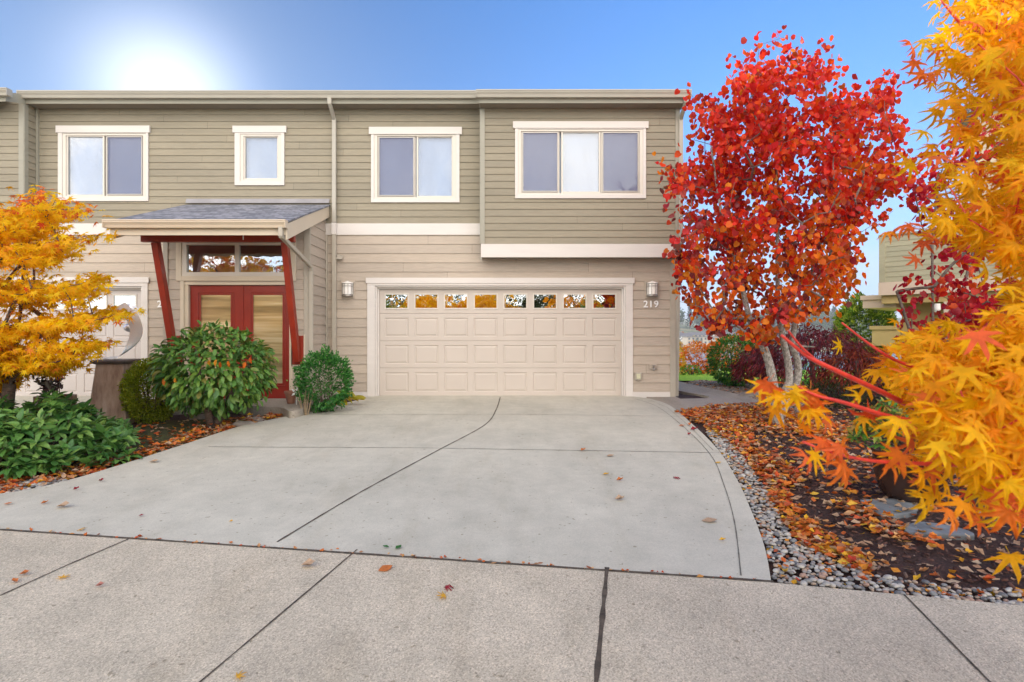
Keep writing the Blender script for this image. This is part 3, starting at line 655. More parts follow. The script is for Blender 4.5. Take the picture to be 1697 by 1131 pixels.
mossp = [G(205,745),G(230,700),G(330,692),G(440,690),G(400,712),G(300,740),G(235,760)]
slab('moss', catmull(mossp+[mossp[0]],4)[:-1], M_moss, top=-.035, th=.02, bevel=0)

# ------------------------------------------------------------------ leaf builders
def norm(a): return a/(np.linalg.norm(a,axis=-1,keepdims=True)+1e-9)
def leafcloud(name, tmpl, P, Tp, Nn, S, mats, parent=None, mi=None, bend=None):
    tv, tf = tmpl; tv = np.array(tv, float); P = np.asarray(P,float); n = len(P)
    Tp = norm(np.asarray(Tp,float)); Nn = np.asarray(Nn,float); B = norm(np.cross(Tp, Nn)); Nn = np.cross(B, Tp)
    S = np.broadcast_to(np.asarray(S,float), (n,))[:,None,None]
    W = rng.uniform(.85,1.15,(n,1,1))
    cv = tv[None,:,2:3]*rng.uniform(-.2,2.2,(n,1,1))
    V = P[:,None,:] + S*(W*tv[None,:,0:1]*B[:,None,:] + tv[None,:,1:2]*Tp[:,None,:] + cv*Nn[:,None,:])
    k = len(tv); loops = np.concatenate([np.array(f) for f in tf]); lt = np.array([len(f) for f in tf])
    me = bpy.data.meshes.new(name); me.vertices.add(n*k); me.vertices.foreach_set('co', V.astype(np.float32).ravel())
    al = (loops[None,:] + (np.arange(n)*k)[:,None]).ravel(); at = np.tile(lt, n)
    me.loops.add(len(al)); me.loops.foreach_set('vertex_index', al.astype(np.int32))
    me.polygons.add(len(at)); me.polygons.foreach_set('loop_start', np.concatenate([[0],np.cumsum(at)[:-1]]).astype(np.int32)); 
    me.update(calc_edges=True); me.validate()
    if not isinstance(mats,(list,tuple)): mats=[mats]
    for m_ in mats: me.materials.append(m_)
    if mi is not None: me.polygons.foreach_set('material_index', np.repeat(np.asarray(mi,np.int32), len(tf)))
    o = bpy.data.objects.new(name, me); C.objects.link(o)
    if parent: o.parent = parent; o.location = -parent.location
    return o
LT_round = ([(0,.1,0),(0,.5,-.10),(0,1.05,.06),(.30,.0,.10),(.50,.36,.2),(.34,.78,.12),(-.30,.0,.10),(-.50,.36,.2),(-.34,.78,.12)], [(0,3,4,1),(1,4,5,2),(0,1,7,6),(1,2,8,7)])
LT_ell = ([(0,0,0),(0,.5,.04),(0,1.0,-.12),(.17,.2,.06),(.235,.5,.09),(.13,.82,.0),(-.17,.2,.06),(-.235,.5,.09),(-.13,.82,.0)], [(0,3,4,1),(1,4,5,2),(0,1,7,6),(1,2,8,7)])
LT_small = ([(0,0,0),(.26,.5,.08),(0,1,0),(-.26,.5,.08),(0,.5,-.02)], [(0,1,4),(1,2,4),(2,3,4),(3,0,4)])
LT_thin = ([(0,0,0),(.09,.45,.03),(0,1,-.1),(-.09,.45,.03)], [(0,1,2,3)])
def maple(hi):
    v = [(0,.02,.0)]; f = []
    angs = [-128,-84,-42,0,42,84,128]; lens = [.42,.74,.93,1.0,.93,.74,.42]
    def pt(r,a,z): return (r*math.sin(R(a)), .1+r*math.cos(R(a))*.92, z)
    nots = [-160]+[(angs[i]+angs[i+1])/2 for i in range(6)]+[160]
    cen = 0; idx=[]
    for i,a in enumerate(nots):
        r = .1 if i in (0,7) else .27; v.append(pt(r,a,.02)); idx.append(len(v)-1)
    for i,(a,l) in enumerate(zip(angs,lens)):
        if hi:
            o=len(v); w_=9.5
            v += [pt(l*.52,a-w_,-.0),pt(l*.76,a-w_*.55,-.05),pt(l,a+4,-.26),pt(l*.76,a+w_*.55,-.05),pt(l*.52,a+w_,.0), pt(l*.5,a,-.045)]
            f += [(0,idx[i],o,o+5),(o+5,o,o+1,o+2),(o+5,o+2,o+3,o+4),(0,o+5,o+4,idx[i+1])]
        else:
            o=len(v); v += [pt(l,a,-.13)]; f += [(0,idx[i],o),(0,o,idx[i+1])]
    if hi:
        o=len(v); v += [(.008,.05,-.0),(-.008,.05,0),(-.008,-.35,-.1),(.008,-.35,-.1)]; f.append((o,o+1,o+2,o+3))
    return (v,f)
LT_map = maple(False); LT_maph = maple(True)
def rdir(n): return norm(rng.normal(size=(n,3)))

def grow(stems, targets, sag=0.0, step=.25):
    """stems: list of (points, radius0). returns nodes, parent, tip ids"""
    Pn, par, isstem = [], [], []
    for pts, att in stems:
        last = att
        for q in pts: Pn.append(np.array(q,float)); par.append(last); isstem.append(True); last = len(Pn)-1
    tips = []
    base = Pn[0]; order = sorted(range(len(targets)), key=lambda i: np.linalg.norm(np.array(targets[i])-base))
    for i in order:
        t = np.array(targets[i],float); A = np.array(Pn); d = np.linalg.norm(A-t,axis=1)
        # prefer joints that sit lower than the target so shoots rise outward
        cost = d + .5*np.maximum(0, A[:,2]-t[2]+.05); k = int(np.argmin(cost)); k0=k
        m_ = max(1,int(d[k]/step)); a = Pn[k]; last = k
        for s_ in range(1,m_+1):
            f_ = s_/m_; q = a+(t-a)*f_ + np.array((0,0,-1))*sag*math.sin(math.pi*f_)*d[k0] + rng.normal(size=3)*.02*d[k0]*(s_<m_)
            Pn.append(q); par.append(last); isstem.append(False); last = len(Pn)-1
        tips.append(last)
    return Pn, par, tips
def branches(name, Pn, par, tips, mat, parent, rt=.004, r0=None, expo=.5, nseg=5, skip=0):
    cnt = np.zeros(len(Pn)); 
    for t in tips:
        k=t
        while k is not None and k>=0: cnt[k]+=1; k=par[k]
    r = rt*np.maximum(cnt,1)**expo
    mb = MB()
    for i,p in enumerate(par):
        if p is None or p<0: continue
        if i < skip: continue
        ra = min(r[p], r[i]*1.35); mb.tube([Pn[p],Pn[i]],[ra,r[i]],nseg,cap=False)
    return mb.build(name, mat, parent, smooth=True)
def barkmat(name, a, b_, sc=(8,8,30), k=6):
    m, nt, b = newmat(name); p = pos(nt, sc)
    L(nt, ramp(nt, noi(nt,p,k*.3,6,.7), [(.35,a),(.62,b_)]), b.inputs['Base Color']); b.inputs['Roughness'].default_value=.85
    bump(nt,b,noi(nt,p,k*.5,5),.6,.01); return m
M_bark = barkmat('pale lichened bark', (.10,.085,.065), (.42,.39,.34), (16,16,11)); M_twig = barkmat('grey twigs', (.10,.08,.07),(.22,.19,.16)); M_bkbr = barkmat('brown bark',(.05,.035,.025),(.16,.11,.08))
M_coral, nt, b = newmat('coral bark'); p=pos(nt); L(nt, ramp(nt,noi(nt,p,25,5),[(.3,(.42,.02,.02)),(.7,(.72,.06,.035))]), b.inputs['Base Color']); b.inputs['Roughness'].default_value=.4

def leaves_at(Pn, tips, n, spread, par=None, back=0):
    P = []
    A = np.array(Pn)
    for t in tips:
        q = A[t]; pr = A[par[t]] if par else q
        for i in range(n):
            f_ = rng.uniform(-.3,1.0); P.append(q + (pr-q)*f_*(1 if par else 0) + rng.normal(size=3)*spread)
    return np.array(P)

# ------------------------------------------------------------------ red tree
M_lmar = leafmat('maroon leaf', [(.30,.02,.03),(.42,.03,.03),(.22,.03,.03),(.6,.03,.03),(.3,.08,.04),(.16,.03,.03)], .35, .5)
def red_leaves(name, P, zsplit, parent, size=(.085,.125)):
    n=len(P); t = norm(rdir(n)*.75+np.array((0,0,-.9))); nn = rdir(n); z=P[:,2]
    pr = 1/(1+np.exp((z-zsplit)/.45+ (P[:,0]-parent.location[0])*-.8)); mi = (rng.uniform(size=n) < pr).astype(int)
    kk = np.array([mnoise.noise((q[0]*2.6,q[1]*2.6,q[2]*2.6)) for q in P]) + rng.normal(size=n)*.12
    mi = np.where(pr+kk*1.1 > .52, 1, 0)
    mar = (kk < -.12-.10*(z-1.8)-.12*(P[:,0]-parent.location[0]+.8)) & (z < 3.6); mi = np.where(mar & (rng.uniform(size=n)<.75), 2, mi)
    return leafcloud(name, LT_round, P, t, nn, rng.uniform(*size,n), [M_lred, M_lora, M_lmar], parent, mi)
M_lred = leafmat('red leaf', [(.60,.012,.010),(.78,.026,.008),(.84,.05,.006),(.75,.03,.04),(.32,.03,.02),(.86,.09,.006),(.66,.018,.015),(.84,.14,.008),(.82,.035,.01)], .5, .5, spot=.12)
M_lora = leafmat('orange red leaf', [(.85,.09,.006),(.9,.22,.008),(.9,.32,.01),(.5,.07,.015),(.88,.15,.008),(.5,.22,.04),(.9,.06,.008),(.88,.27,.01)], .5, .5, spot=.12)
def polyclump(pl, n, Y0, dh, cy, hh, rr=random, ctr=None):
    out=[]
    for px,py in sample(pl, n, rr):
        k = max(.15, 1-((py-cy)/hh)**2)**.5
        if ctr: k *= max(.2, 1-((px-ctr[0])/ctr[1])**2)**.5
        Y = Y0 + rr.uniform(-1,1)*dh*k; out.append(Pp(px,py,Y))
    return out
bx, by = G(1290,703)
rt = thing('red_tree', (bx,by,T(bx,by)), 'tall red leaved tree with pale forked trunk right of the garage', 'tree')
Yt = by
st1 = [Pp(1290,704,Yt),Pp(1286,670,Yt),Pp(1281,635,Yt-.02),Pp(1274,600,Yt-.03),Pp(1262,568,Yt-.05),Pp(1243,530,Yt-.1),Pp(1228,470,Yt-.2),Pp(1205,400,Yt-.3),Pp(1190,320,Yt-.35),Pp(1178,240,Yt-.35)]
st2 = [Pp(1291,690,Yt+.02),Pp(1296,660,Yt+.08),Pp(1308,630,Yt+.15),Pp(1304,590,Yt+.18),Pp(1296,555,Yt+.15),Pp(1290,500,Yt+.1),Pp(1288,420,Yt),Pp(1290,330,Yt),Pp(1285,230,Yt),Pp(1292,120,Yt)]
st3 = [Pp(1293,690,Yt+.05),Pp(1306,660,Yt+.2),Pp(1321,630,Yt+.3),Pp(1322,600,Yt+.32),Pp(1313,570,Yt+.3),Pp(1322,520,Yt+.35),Pp(1345,460,Yt+.4),Pp(1375,380,Yt+.45),Pp(1402,300,Yt+.5),Pp(1430,200,Yt+.5)]
tr = MB(); rads=[.088,.074,.068,.062,.056,.042,.034,.026,.018,.01]
for s_,f_ in ((st1,1),(st2,.82),(st3,.82)): 
    cs = catmull(s_,5); tr.tube(cs, list(np.interp(np.linspace(0,9,len(cs)),range(10),rads)*f_), 12)
for a_,b_2 in ((st1[4],Pp(1222,540,Yt-.3)),(st3[4],Pp(1350,575,Yt+.1))): tr.tube([a_,tuple((np.array(a_)+np.array(b_2))/2+np.array((0,0,-.02))),b_2],[.03,.018,.01],8)
tr.build('trunk', M_bark, rt, smooth=True)
crown = [(1297,60),(1318,92),(1345,100),(1368,85),(1385,130),(1425,165),(1462,128),(1478,135),(1474,175),(1492,230),(1498,262),(1512,285),(1492,305),(1455,318),(1428,330),(1440,372),(1412,380),(1418,430),(1412,470),(1385,498),(1365,515),(1330,520),(1300,522),(1268,560),(1205,558),(1160,528),(1135,500),(1122,470),(1128,440),(1112,400),(1122,350),(1102,300),(1108,280),(1150,262),(1170,235),(1160,190),(1165,165),(1200,172),(1205,140),(1225,112),(1262,105),(1280,90)]
tg = polyclump(crown, 640, Yt, 1.35, 320, 290)
tg += [Pp(*q,Yt+d_) for q,d_ in (((1300,62),0),((1258,75),.1),((1218,100),.1),((1366,72),.2),((1478,120),.4),((1530,262),.4),((1512,290),.5),((1092,272),-.3),((1145,156),-.2),((1150,232),-.2),((1420,390),.2),((1480,350),.5),((1455,368),.4),((1126,500),-.3),((1136,420),-.4),((1128,420),-.4))]
Pn,par,tips = grow([(st1,None),(st2,0),(st3,0)], tg, 0, .22)
branches('branches', Pn, par, tips, M_twig, rt, .0026, expo=.46)
P = leaves_at(Pn, tips, 18, .09, par)
P = P[[mnoise.noise((q[0]*1.9,q[1]*1.9,q[2]*1.9+7)) > -.33-.1*(q[2]-3) for q in P]]
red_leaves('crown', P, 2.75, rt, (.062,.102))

# second red tree farther right
rt2 = thing('red_tree', (6.9,9.2,T(6.9,9.2)), 'crimson tree half hidden behind the yellow maple by the neighbouring house', 'tree')
c2p = [(1500,275),(1560,262),(1600,170),(1700,160),(1830,250),(1850,420),(1790,560),(1640,600),(1540,585),(1500,555),(1498,500),(1512,450),(1570,430),(1500,310)]
tg = polyclump(c2p, 150, 9.2, 1.0, 400, 260)
s0 = [(6.9,9.2,T(6.9,9.2)-.05),(6.93,9.2,.7),(6.85,9.15,1.5),(6.8,9.1,2.6),(6.9,9.1,3.8)]; s1=[(6.9,9.2,.5),(7.3,9.3,1.4),(7.7,9.4,2.6)]; s2=[(6.9,9.2,.6),(6.4,9.0,1.2),(6.1,8.9,1.9)]
Pn,par,tips = grow([(s0,None),(s1,1),(s2,1)], tg, 0, .3)
branches('trunk', Pn, par, tips, M_twig, rt2, .005, expo=.5)
P = leaves_at(Pn, tips, 14, .12, par); n=len(P)
M_lcr = leafmat('crimson leaf', [(.5,.01,.03),(.65,.015,.04),(.35,.015,.03),(.75,.04,.02),(.85,.12,.01),(.6,.015,.04)], .5)
leafcloud('crown', LT_round, P, norm(rdir(n)*.75+np.array((0,0,-.9))), rdir(n), rng.uniform(.085,.12,n), M_lcr, rt2)

# ------------------------------------------------------------------ foreground coral bark maple
M_lyel = leafmat('golden maple leaf', [(.98,.45,.0),(.98,.54,.001),(.98,.61,.003),(.97,.36,.002),(.98,.66,.01),(.95,.28,.003),(.98,.49,.0),(.98,.57,.002)], .55, .6, spot=.22)
M_lsal = leafmat('salmon maple leaf', [(.92,.24,.03),(.88,.15,.02),(.92,.32,.02),(.8,.09,.015),(.9,.2,.05)], .5, .6)
fm = thing('yellow_maple', (2.55,1.9,T(2.55,1.9)), 'near golden maple with red stems overhanging the mulch bed', 'tree')
fp1 = [(1625,-60),(1615,25),(1610,60),(1590,80),(1585,110),(1600,135),(1640,150),(1680,235),(1700,300),(1900,300),(1900,-60)]
fp2 = [(1700,200),(1645,262),(1595,280),(1545,315),(1525,350),(1570,362),(1620,375),(1665,385),(1690,480),(1690,540),(1900,600),(1900,200)]
fp3 = [(1510,565),(1560,560),(1620,580),(1700,540),(1900,560),(1900,810),(1700,812),(1640,812),(1610,790),(1592,765),(1580,745),(1572,715),(1572,680),(1530,650),(1500,610)]
tg=[]
for pl,n_,ys in ((fp1,85,(1.35,2.3)),(fp2,90,(1.3,2.3)),(fp3,130,(1.05,2.0))):
    for px,py in sample(pl,n_): tg.append(Pp(px,py,random.uniform(*ys)))
# the part beyond the frame, right and above
for i in range(150):
    d_ = rdir(1)[0]; q = np.array((2.7,2.0,1.75))+d_*np.array((1.25,1.1,1.15))*random.uniform(.5,1)
    if q[0]/max(q[1],.3) > .99 or q[2]-1.24 > .62*q[1]: tg.append(tuple(q))
s0=[(2.55,1.9,T(2.5,1.9)-.05),(2.52,1.9,.0),(2.45,1.88,.5),(2.4,1.86,1.0),(2.45,1.8,1.6),(2.5,1.8,2.3)]
brA=[Pp(*q) for q in ((1900,700,1.75),(1720,720,1.6),(1590,705,1.55),(1520,678,1.5),(1440,640,1.45),(1355,600,1.42),(1330,585,1.42),(1295,556,1.4))]
brA2=[Pp(*q) for q in ((1328,575,1.41),(1306,548,1.4))]
brB=[Pp(*q) for q in ((1760,760,1.5),(1650,730,1.4),(1560,705,1.33),(1480,692,1.28),(1400,668,1.25),(1350,655,1.24),(1322,640,1.24))]
brC=[Pp(*q) for q in ((1700,790,1.3),(1600,772,1.22),(1500,768,1.18),(1430,762,1.16),(1370,748,1.15),(1330,732,1.15))]
brD=[Pp(*q) for q in ((1760,700,1.7),(1650,640,1.6),(1560,620,1.55),(1490,600,1.5),(1440,570,1.5),(1395,535,1.5))]
brE=[Pp(*q) for q in ((1720,160,1.9),(1660,120,1.8),(1600,50,1.7),(1558,0,1.7))]
brF=[Pp(*q) for q in ((1720,330,1.8),(1640,300,1.7),(1590,235,1.6))]
stems=[(s0,None),(brA,2),(brA2,None),(brB,2),(brC,1),(brD,2),(brE,4),(brF,3)]
offs=[0]
for s_,_ in stems: offs.append(offs[-1]+len(s_))
stems[2]=(brA2,offs[1]+5)
Pn,par,tips = grow(stems, tg, .04, .18)
branches('branches', Pn, par, tips, M_coral, fm, .0017, expo=.38, nseg=6)
tr = MB(); tr.tube(catmull([Pn[i] for i in range(6)],5), list(np.linspace(.05,.018,26)),12)
for k,(r_a,r_b) in zip(range(1,8),((.012,.0035),(.0035,.002),(.010,.0022),(.007,.002),(.009,.002),(.01,.002),(.008,.002))):
    ids=list(range(offs[k],offs[k+1])); pp=[Pn[i] for i in ids]; a=stems[k][1]; pp=[Pn[a]]+pp; cs=catmull(pp,5); tr.tube(cs, list(np.linspace(r_a,r_b,len(cs))),8)
tr.build('trunk', M_coral, fm, smooth=True)
P = leaves_at(Pn, tips, 22, .055, par)
gapp = [(1450,400),(1490,425),(1560,422),(1625,432),(1650,520),(1625,560),(1530,548),(1470,530)]
P = P[[not (inpoly(gapp, CX+F*q[0]/q[1], HY-(q[2]-.02-CAMZ)*F/q[1]) and rng.uniform()<.9) for q in P]]
# leaf groups along the reaching branches
ex=[]
for (px,py,n_,sp,Y) in ((1275,655,3,14,1.24),(1300,665,4,18,1.24),(1325,662,3,15,1.24),(1340,690,2,10,1.24),(1378,690,3,18,1.25),(1420,690,2,12,1.26),(1350,735,3,12,1.15),(1345,770,2,8,1.15),(1385,755,3,14,1.15),(1418,770,2,10,1.16),(1478,765,2,10,1.17),(1500,715,2,14,1.28),(1520,790,2,12,1.2),(1495,610,3,20,1.5),(1455,650,0,8,1.5),(1385,575,1,2,1.5),(1583,232,1,2,1.6),(1530,128,4,12,1.7),(1540,85,3,14,1.7),(1615,860,2,10,1.2),(1640,850,2,10,1.2),(1680,850,3,14,1.2),(1500,380,4,16,1.6),(1540,400,5,20,1.6),(1450,520,0,1,1.5)):
    for i in range(n_): ex.append(Pp(px+random.gauss(0,sp),py+random.gauss(0,sp*.7),Y+random.gauss(0,.03)))
nx=len(ex); P=np.vstack([P,np.array(ex)]); n=len(P)
t = norm(rdir(n)*.6+np.array((-.35,-.1,-.75))); nn = norm(rdir(n)*.75+np.array((-.15,-.8,.5)))
mi = (rng.uniform(size=n)<np.where(P[:,2]<1.0,.2,.07)).astype(int); mi[-nx:] = (rng.uniform(size=nx)<.6)
leafcloud('crown', LT_maph, P-t*.02, t, nn, rng.uniform(.032,.062,n), [M_lyel,M_lsal], fm, mi)

# ------------------------------------------------------------------ left golden maple
lm = thing('yellow_maple', (-6.45,7.3,T(-6.4,7.3)), 'golden maple with layered sprays in the left bed by the stone pedestal', 'tree')
layers = [[(70,315),(108,338),(150,350),(120,366),(100,378),(60,392),(-150,400),(-120,340),(-30,360),(20,330)],
          [(-150,400),(60,396),(165,388),(168,402),(130,416),(95,430),(30,440),(-150,445)],
          [(-180,450),(20,458),(100,470),(182,448),(180,460),(140,480),(162,490),(100,503),(30,510),(-180,510)],
          [(-180,515),(30,528),(110,530),(200,512),(190,526),(130,545),(90,555),(20,560),(-180,560)],
          [(-180,565),(40,572),(120,568),(190,562),(165,576),(110,585),(138,600),(118,612),(40,612),(-180,612)],
          [(-180,600),(20,606),(85,604),(100,618),(50,630),(10,640),(-180,645)]]
tg=[]
for l,n_ in zip(layers,(80,70,95,90,95,45)): tg += polyclump(l,n_,7.25,.85,460,240)
s0=[(-6.45,7.3,T(-6.4,7.3)-.05),(-6.42,7.3,.3),(-6.3,7.28,.9),(-6.2,7.25,1.5),(-6.1,7.2,2.2),(-5.95,7.2,2.75)]
s1=[(-6.38,7.3,.6),(-5.9,7.15,1.0),(-5.4,7.1,1.4)]; s2=[(-6.3,7.3,.9),(-6.8,7.3,1.5),(-7.2,7.3,2.0)]
Pn,par,tips = grow([(s0,None),(s1,1),(s2,2)], tg, .0, .25)
branches('trunk', Pn, par, tips, M_bkbr, lm, .0035, expo=.5)
P = np.vstack([leaves_at(Pn, tips, 24, np.array((.11,.12,.026)), par), leaves_at(Pn,tips,5,.04,par)]); n=len(P)
t = norm(rdir(n)*.7+np.array((.15,-.2,-.45))); nn = norm(rdir(n)*.55+np.array((0,-.45,.8)))
M_lyl2 = leafmat('yellow maple leaf', [(.98,.60,.002),(.98,.66,.004),(.97,.50,.002),(.98,.72,.01),(.98,.62,.004),(.96,.44,.003)], .6, .6, spot=.1)
mi=((P[:,2]>2.72)&(rng.uniform(size=n)<.4)|(rng.uniform(size=n)<.03)).astype(int)
leafcloud('crown', LT_map, P, t, nn, rng.uniform(.065,.105,n), [M_lyl2,M_lsal], lm, mi)

# ------------------------------------------------------------------ shrubs
def shrub(name, c, rad, n, tmpl, size, mat, label, cat='shrub', tipd=(0,0,-.4), outw=.8, lump=.18, lf=2.6, inner=.55, gap=-.35, stems=5, group=None, stemmat=None, zcut=None, sr=.012, nj=.5, tj=.5, base=None):
    gx_, gy_ = (base or c[:2]); th = thing(name, (gx_,gy_,T(gx_,gy_)-.03), label, cat, group)
    c = np.array(c,float); rad=np.array(rad,float); Q=[]; O=[]
    while len(Q)<n:
        for d in rdir(n):
            k = mnoise.noise(tuple(d*lf+c)); 
            r_ = 1+lump*k+ .08*mnoise.noise(tuple(d*lf*3+c))
            q = c+d*rad*r_*rng.uniform(inner,1)**.5
            if mnoise.noise(tuple(q*5/np.mean(rad)*.6)) < gap: continue
            if q[2] < T(q[0],q[1])-.02: continue
            Q.append(q); O.append(d)
    Q=np.array(Q[:n]); O=np.array(O[:n])
    t = norm(O*outw+np.array(tipd)+rdir(n)*tj); nn = norm(O+rdir(n)*nj+np.array((0,0,.35)))
    leafcloud('foliage', tmpl, Q, t, nn, rng.uniform(*size,n), mat, th)
    mb=MB()
    for i in range(stems):
        a=2*math.pi*i/max(1,stems)+.4; e=c+np.array((math.cos(a)*rad[0]*.6,math.sin(a)*rad[1]*.6,rad[2]*rng.uniform(0,.5)))
        b0=np.array((gx_+.03*math.cos(a),gy_+.03*math.sin(a),T(gx_,gy_)-.06)); mb.tube([b0,b0+(e-b0)*.4+np.array((0,0,.05)),b0+(e-b0)*.75,e],[sr*2,sr*1.5,sr,sr*.5],7)
    if stems: mb.build('stems', stemmat or M_bkbr, th, smooth=True)
    return th
G1=[(.10,.24,.045),(.07,.18,.035),(.15,.30,.05),(.085,.22,.04),(.22,.36,.05),(.12,.26,.045)]
M_vib = leafmat('viburnum leaf', G1+G1+[(.2,.2,.04)], .2, .35); M_dav = leafmat('dark ribbed leaf', [(.055,.16,.035),(.08,.21,.045),(.13,.28,.055),(.065,.18,.035),(.19,.34,.07)], .15, .35)
M_box = leafmat('boxwood leaf', [(.22,.30,.015),(.34,.42,.02),(.46,.50,.03),(.14,.22,.015),(.42,.46,.025)], .5, .5); M_nan = leafmat('fresh small leaf', [(.03,.16,.03),(.06,.24,.04),(.11,.33,.05),(.04,.18,.03)], .25,.4)
M_bgr = leafmat('garden green leaf', [(.03,.19,.03),(.06,.28,.035),(.14,.40,.04),(.04,.21,.03),(.27,.42,.05)], .3,.4); M_bur = leafmat('burgundy lace leaf', [(.17,.02,.035),(.26,.03,.04),(.12,.015,.03),(.4,.05,.03),(.22,.03,.05)], .3,.5)
M_orl = leafmat('orange leaf', [(.75,.2,.01),(.7,.12,.01),(.8,.35,.02),(.6,.08,.01),(.8,.3,.02)], .45); M_yel = leafmat('yellow leaf', [(.8,.5,.02),(.7,.4,.02),(.5,.4,.03)], .45)
M_lime = leafmat('sunlit conifer', [(.08,.18,.02),(.24,.36,.03),(.42,.48,.05),(.13,.22,.025)], .3,.5); M_jun = leafmat('juniper', [(.03,.05,.012),(.06,.09,.02),(.09,.11,.02),(.05,.045,.02)], .15,.7)  # M_lime has sunlight painted into its yellow-green leaf colours
s=8.6
th = shrub('viburnum_shrub', (Xp(356,8.55),8.55,Zp(612,8.55)), (.86,.68,.64), 2600, LT_ell, (.09,.145), M_vib, 'large rounded shrub with drooping ribbed leaves before the red doors', tipd=(0,0,-.5), stems=3, gap=-.5, lump=.16, sr=.03, base=(Xp(352,8.5),8.5), nj=.35, inner=.5)
# orange-turned leaves
q=np.array([Pp(*a) for a in ((318,605,7.95),(347,597,7.9),(359,596,7.9),(365,600,7.9),(271,628,8.0),(290,626,7.9),(415,592,8.1),(407,600,8.0),(378,598,7.9))]); leafcloud('turned_leaves', LT_ell, q, norm(rdir(9)*.3+np.array((0,0,-1))), norm(rdir(9)*.2+np.array((0,-1,.3))), .1, M_orl, th)
shrub('boxwood', (Xp(252,8.85),8.85,Zp(648,8.85)), (.41,.40,.50), 16000, LT_small, (.028,.045), M_box, 'clipped boxwood ball beside the concrete pedestal', outw=.9, tipd=(0,0,.3), lump=.1, lf=4, gap=-2, inner=.4, stems=6, nj=.9)
# low dark shrub: whorls
def whorls(name, centers, n_leaf, size, mat, label, tmpl=LT_ell, droop=.25, cat='shrub', stem=True, smat=None, root=None):
    c0=np.mean(np.array(centers),axis=0); th=thing(name,(c0[0],c0[1],T(c0[0],c0[1])-.03),label,cat)
    P=[];Tt=[];Nn=[];mb=MB()
    for c in centers:
        c=np.array(c); ax=norm(np.array((rng.normal()*.35,rng.normal()*.35-.25,1.0)))
        u=norm(np.cross(ax,(1,.1,0))); v=np.cross(ax,u)
        for ring,(k,el) in enumerate(((n_leaf,droop-.45),(max(3,n_leaf-3),droop+.35))):
            for i in range(k):
                a=2*math.pi*(i+rng.uniform(-.2,.2))/k; o=math.cos(a)*u+math.sin(a)*v
                tt=norm(o+ax*(el+rng.uniform(-.2,.2))); P.append(c-ax*.02*(1-ring)); Tt.append(tt); Nn.append(ax*1+rng.normal(size=3)*.15-o*el)
        if stem:
            b0=np.array(root)+rng.normal(size=3)*.02 if root else np.array((c[0]*.8+c0[0]*.2,c[1]*.8+c0[1]*.2,T(c[0],c[1])-.05)); mb.tube([b0,(b0+c)/2+rng.normal(size=3)*.01,c],[.009,.007,.004],5)
    leafcloud('foliage', tmpl, np.array(P), np.array(Tt), np.array(Nn), rng.uniform(*size,len(P)), mat, th)
    if stem: mb.build('stems', smat or M_bkbr, th, smooth=True)
    return th
cs=[]
for i in range(560):
    x=random.uniform(-7.6,-4.05); y=random.uniform(5.35,7.7)
    lim = 5.62+ (x+4.6)*1.0 if x>-5 else 5.3
    pxx=CX+F*x/y
    if pxx>215 or y < 5.3+max(0,(x+5.4))*1.05: continue
    cap=.60 if pxx<90 else max(.12,.60-.46*(pxx-90)/120)
    hgt=cap*min(1,.22+.9*(y-5.3-max(0,(x+5.4))*1.05)/.8)
    cs.append((x,y,T(x,y)+.03+hgt*random.uniform(.3,1)))
whorls('viburnum_groundcover', cs, 7, (.11,.17), M_dav, 'low dark green shrub with long ribbed leaves at the left frame edge')
shrub('leafy_bush', (Xp(538,9.55),9.55,Zp(632,9.55)), (.44,.36,.50), 6500, LT_small, (.035,.06), M_nan, 'small bright green bush at the corner beside the garage', tipd=(0,0,.2), lump=.3, lf=3, gap=-.3, stems=6, nj=.8, sr=.006)
tw = MB(); bx_,by_=Xp(506,9.3),9.3
for i in range(14):
    a=random.uniform(0,6.3); h_=random.uniform(.25,.5); tw.tube([(bx_+.03*math.cos(a),by_+.03*math.sin(a),T(bx_,by_)-.06),(bx_+.1*math.cos(a),by_+.1*math.sin(a),T(bx_,by_)+h_*.6),(bx_+.15*math.cos(a),by_+.15*math.sin(a),T(bx_,by_)+h_)],[.007,.005,.002],5)
dt = thing('dry_stem_shrub',(bx_,by_,T(bx_,by_)),'half bare small shrub with tan stems left of the green bush','shrub'); tw.build('stems', barkmat('tan stem',(.2,.13,.07),(.4,.3,.18)), dt)
P=np.array((bx_,by_,.42))+rng.normal(size=(120,3))*np.array((.1,.1,.1)); leafcloud('foliage', LT_small, P, rdir(120), rdir(120), rng.uniform(.03,.05,120), M_nan, dt)
# yellow drooping leaves by the garage corner
yl=thing('yellow_hosta',(Xp(575,10.3),10.3,T(0,10.3)),'collapsed yellow broad leaves at the foot of the bush','plant')
P=[];Tt=[];Nn=[]
for px,py,tx,ty in ((560,655,1,-.2),(566,658,1,-.35),(572,652,1,-.25),(575,660,1,-.1),(580,657,1,-.15),(568,650,.7,-.6),(585,659,1,-.1),(563,662,.6,-.6),(558,648,.8,-.5),(588,656,1,-.2)):
    P.append(Pp(px,py,10.25)); Tt.append((tx,-.3,ty)); Nn.append((rng.normal()*.2,-.5,.9))
leafcloud('leaves', LT_ell, np.array(P), np.array(Tt), np.array(Nn), .24, leafmat('yellowing leaf',[(.55,.42,.02),(.4,.38,.03),(.6,.36,.03)],.3), yl)
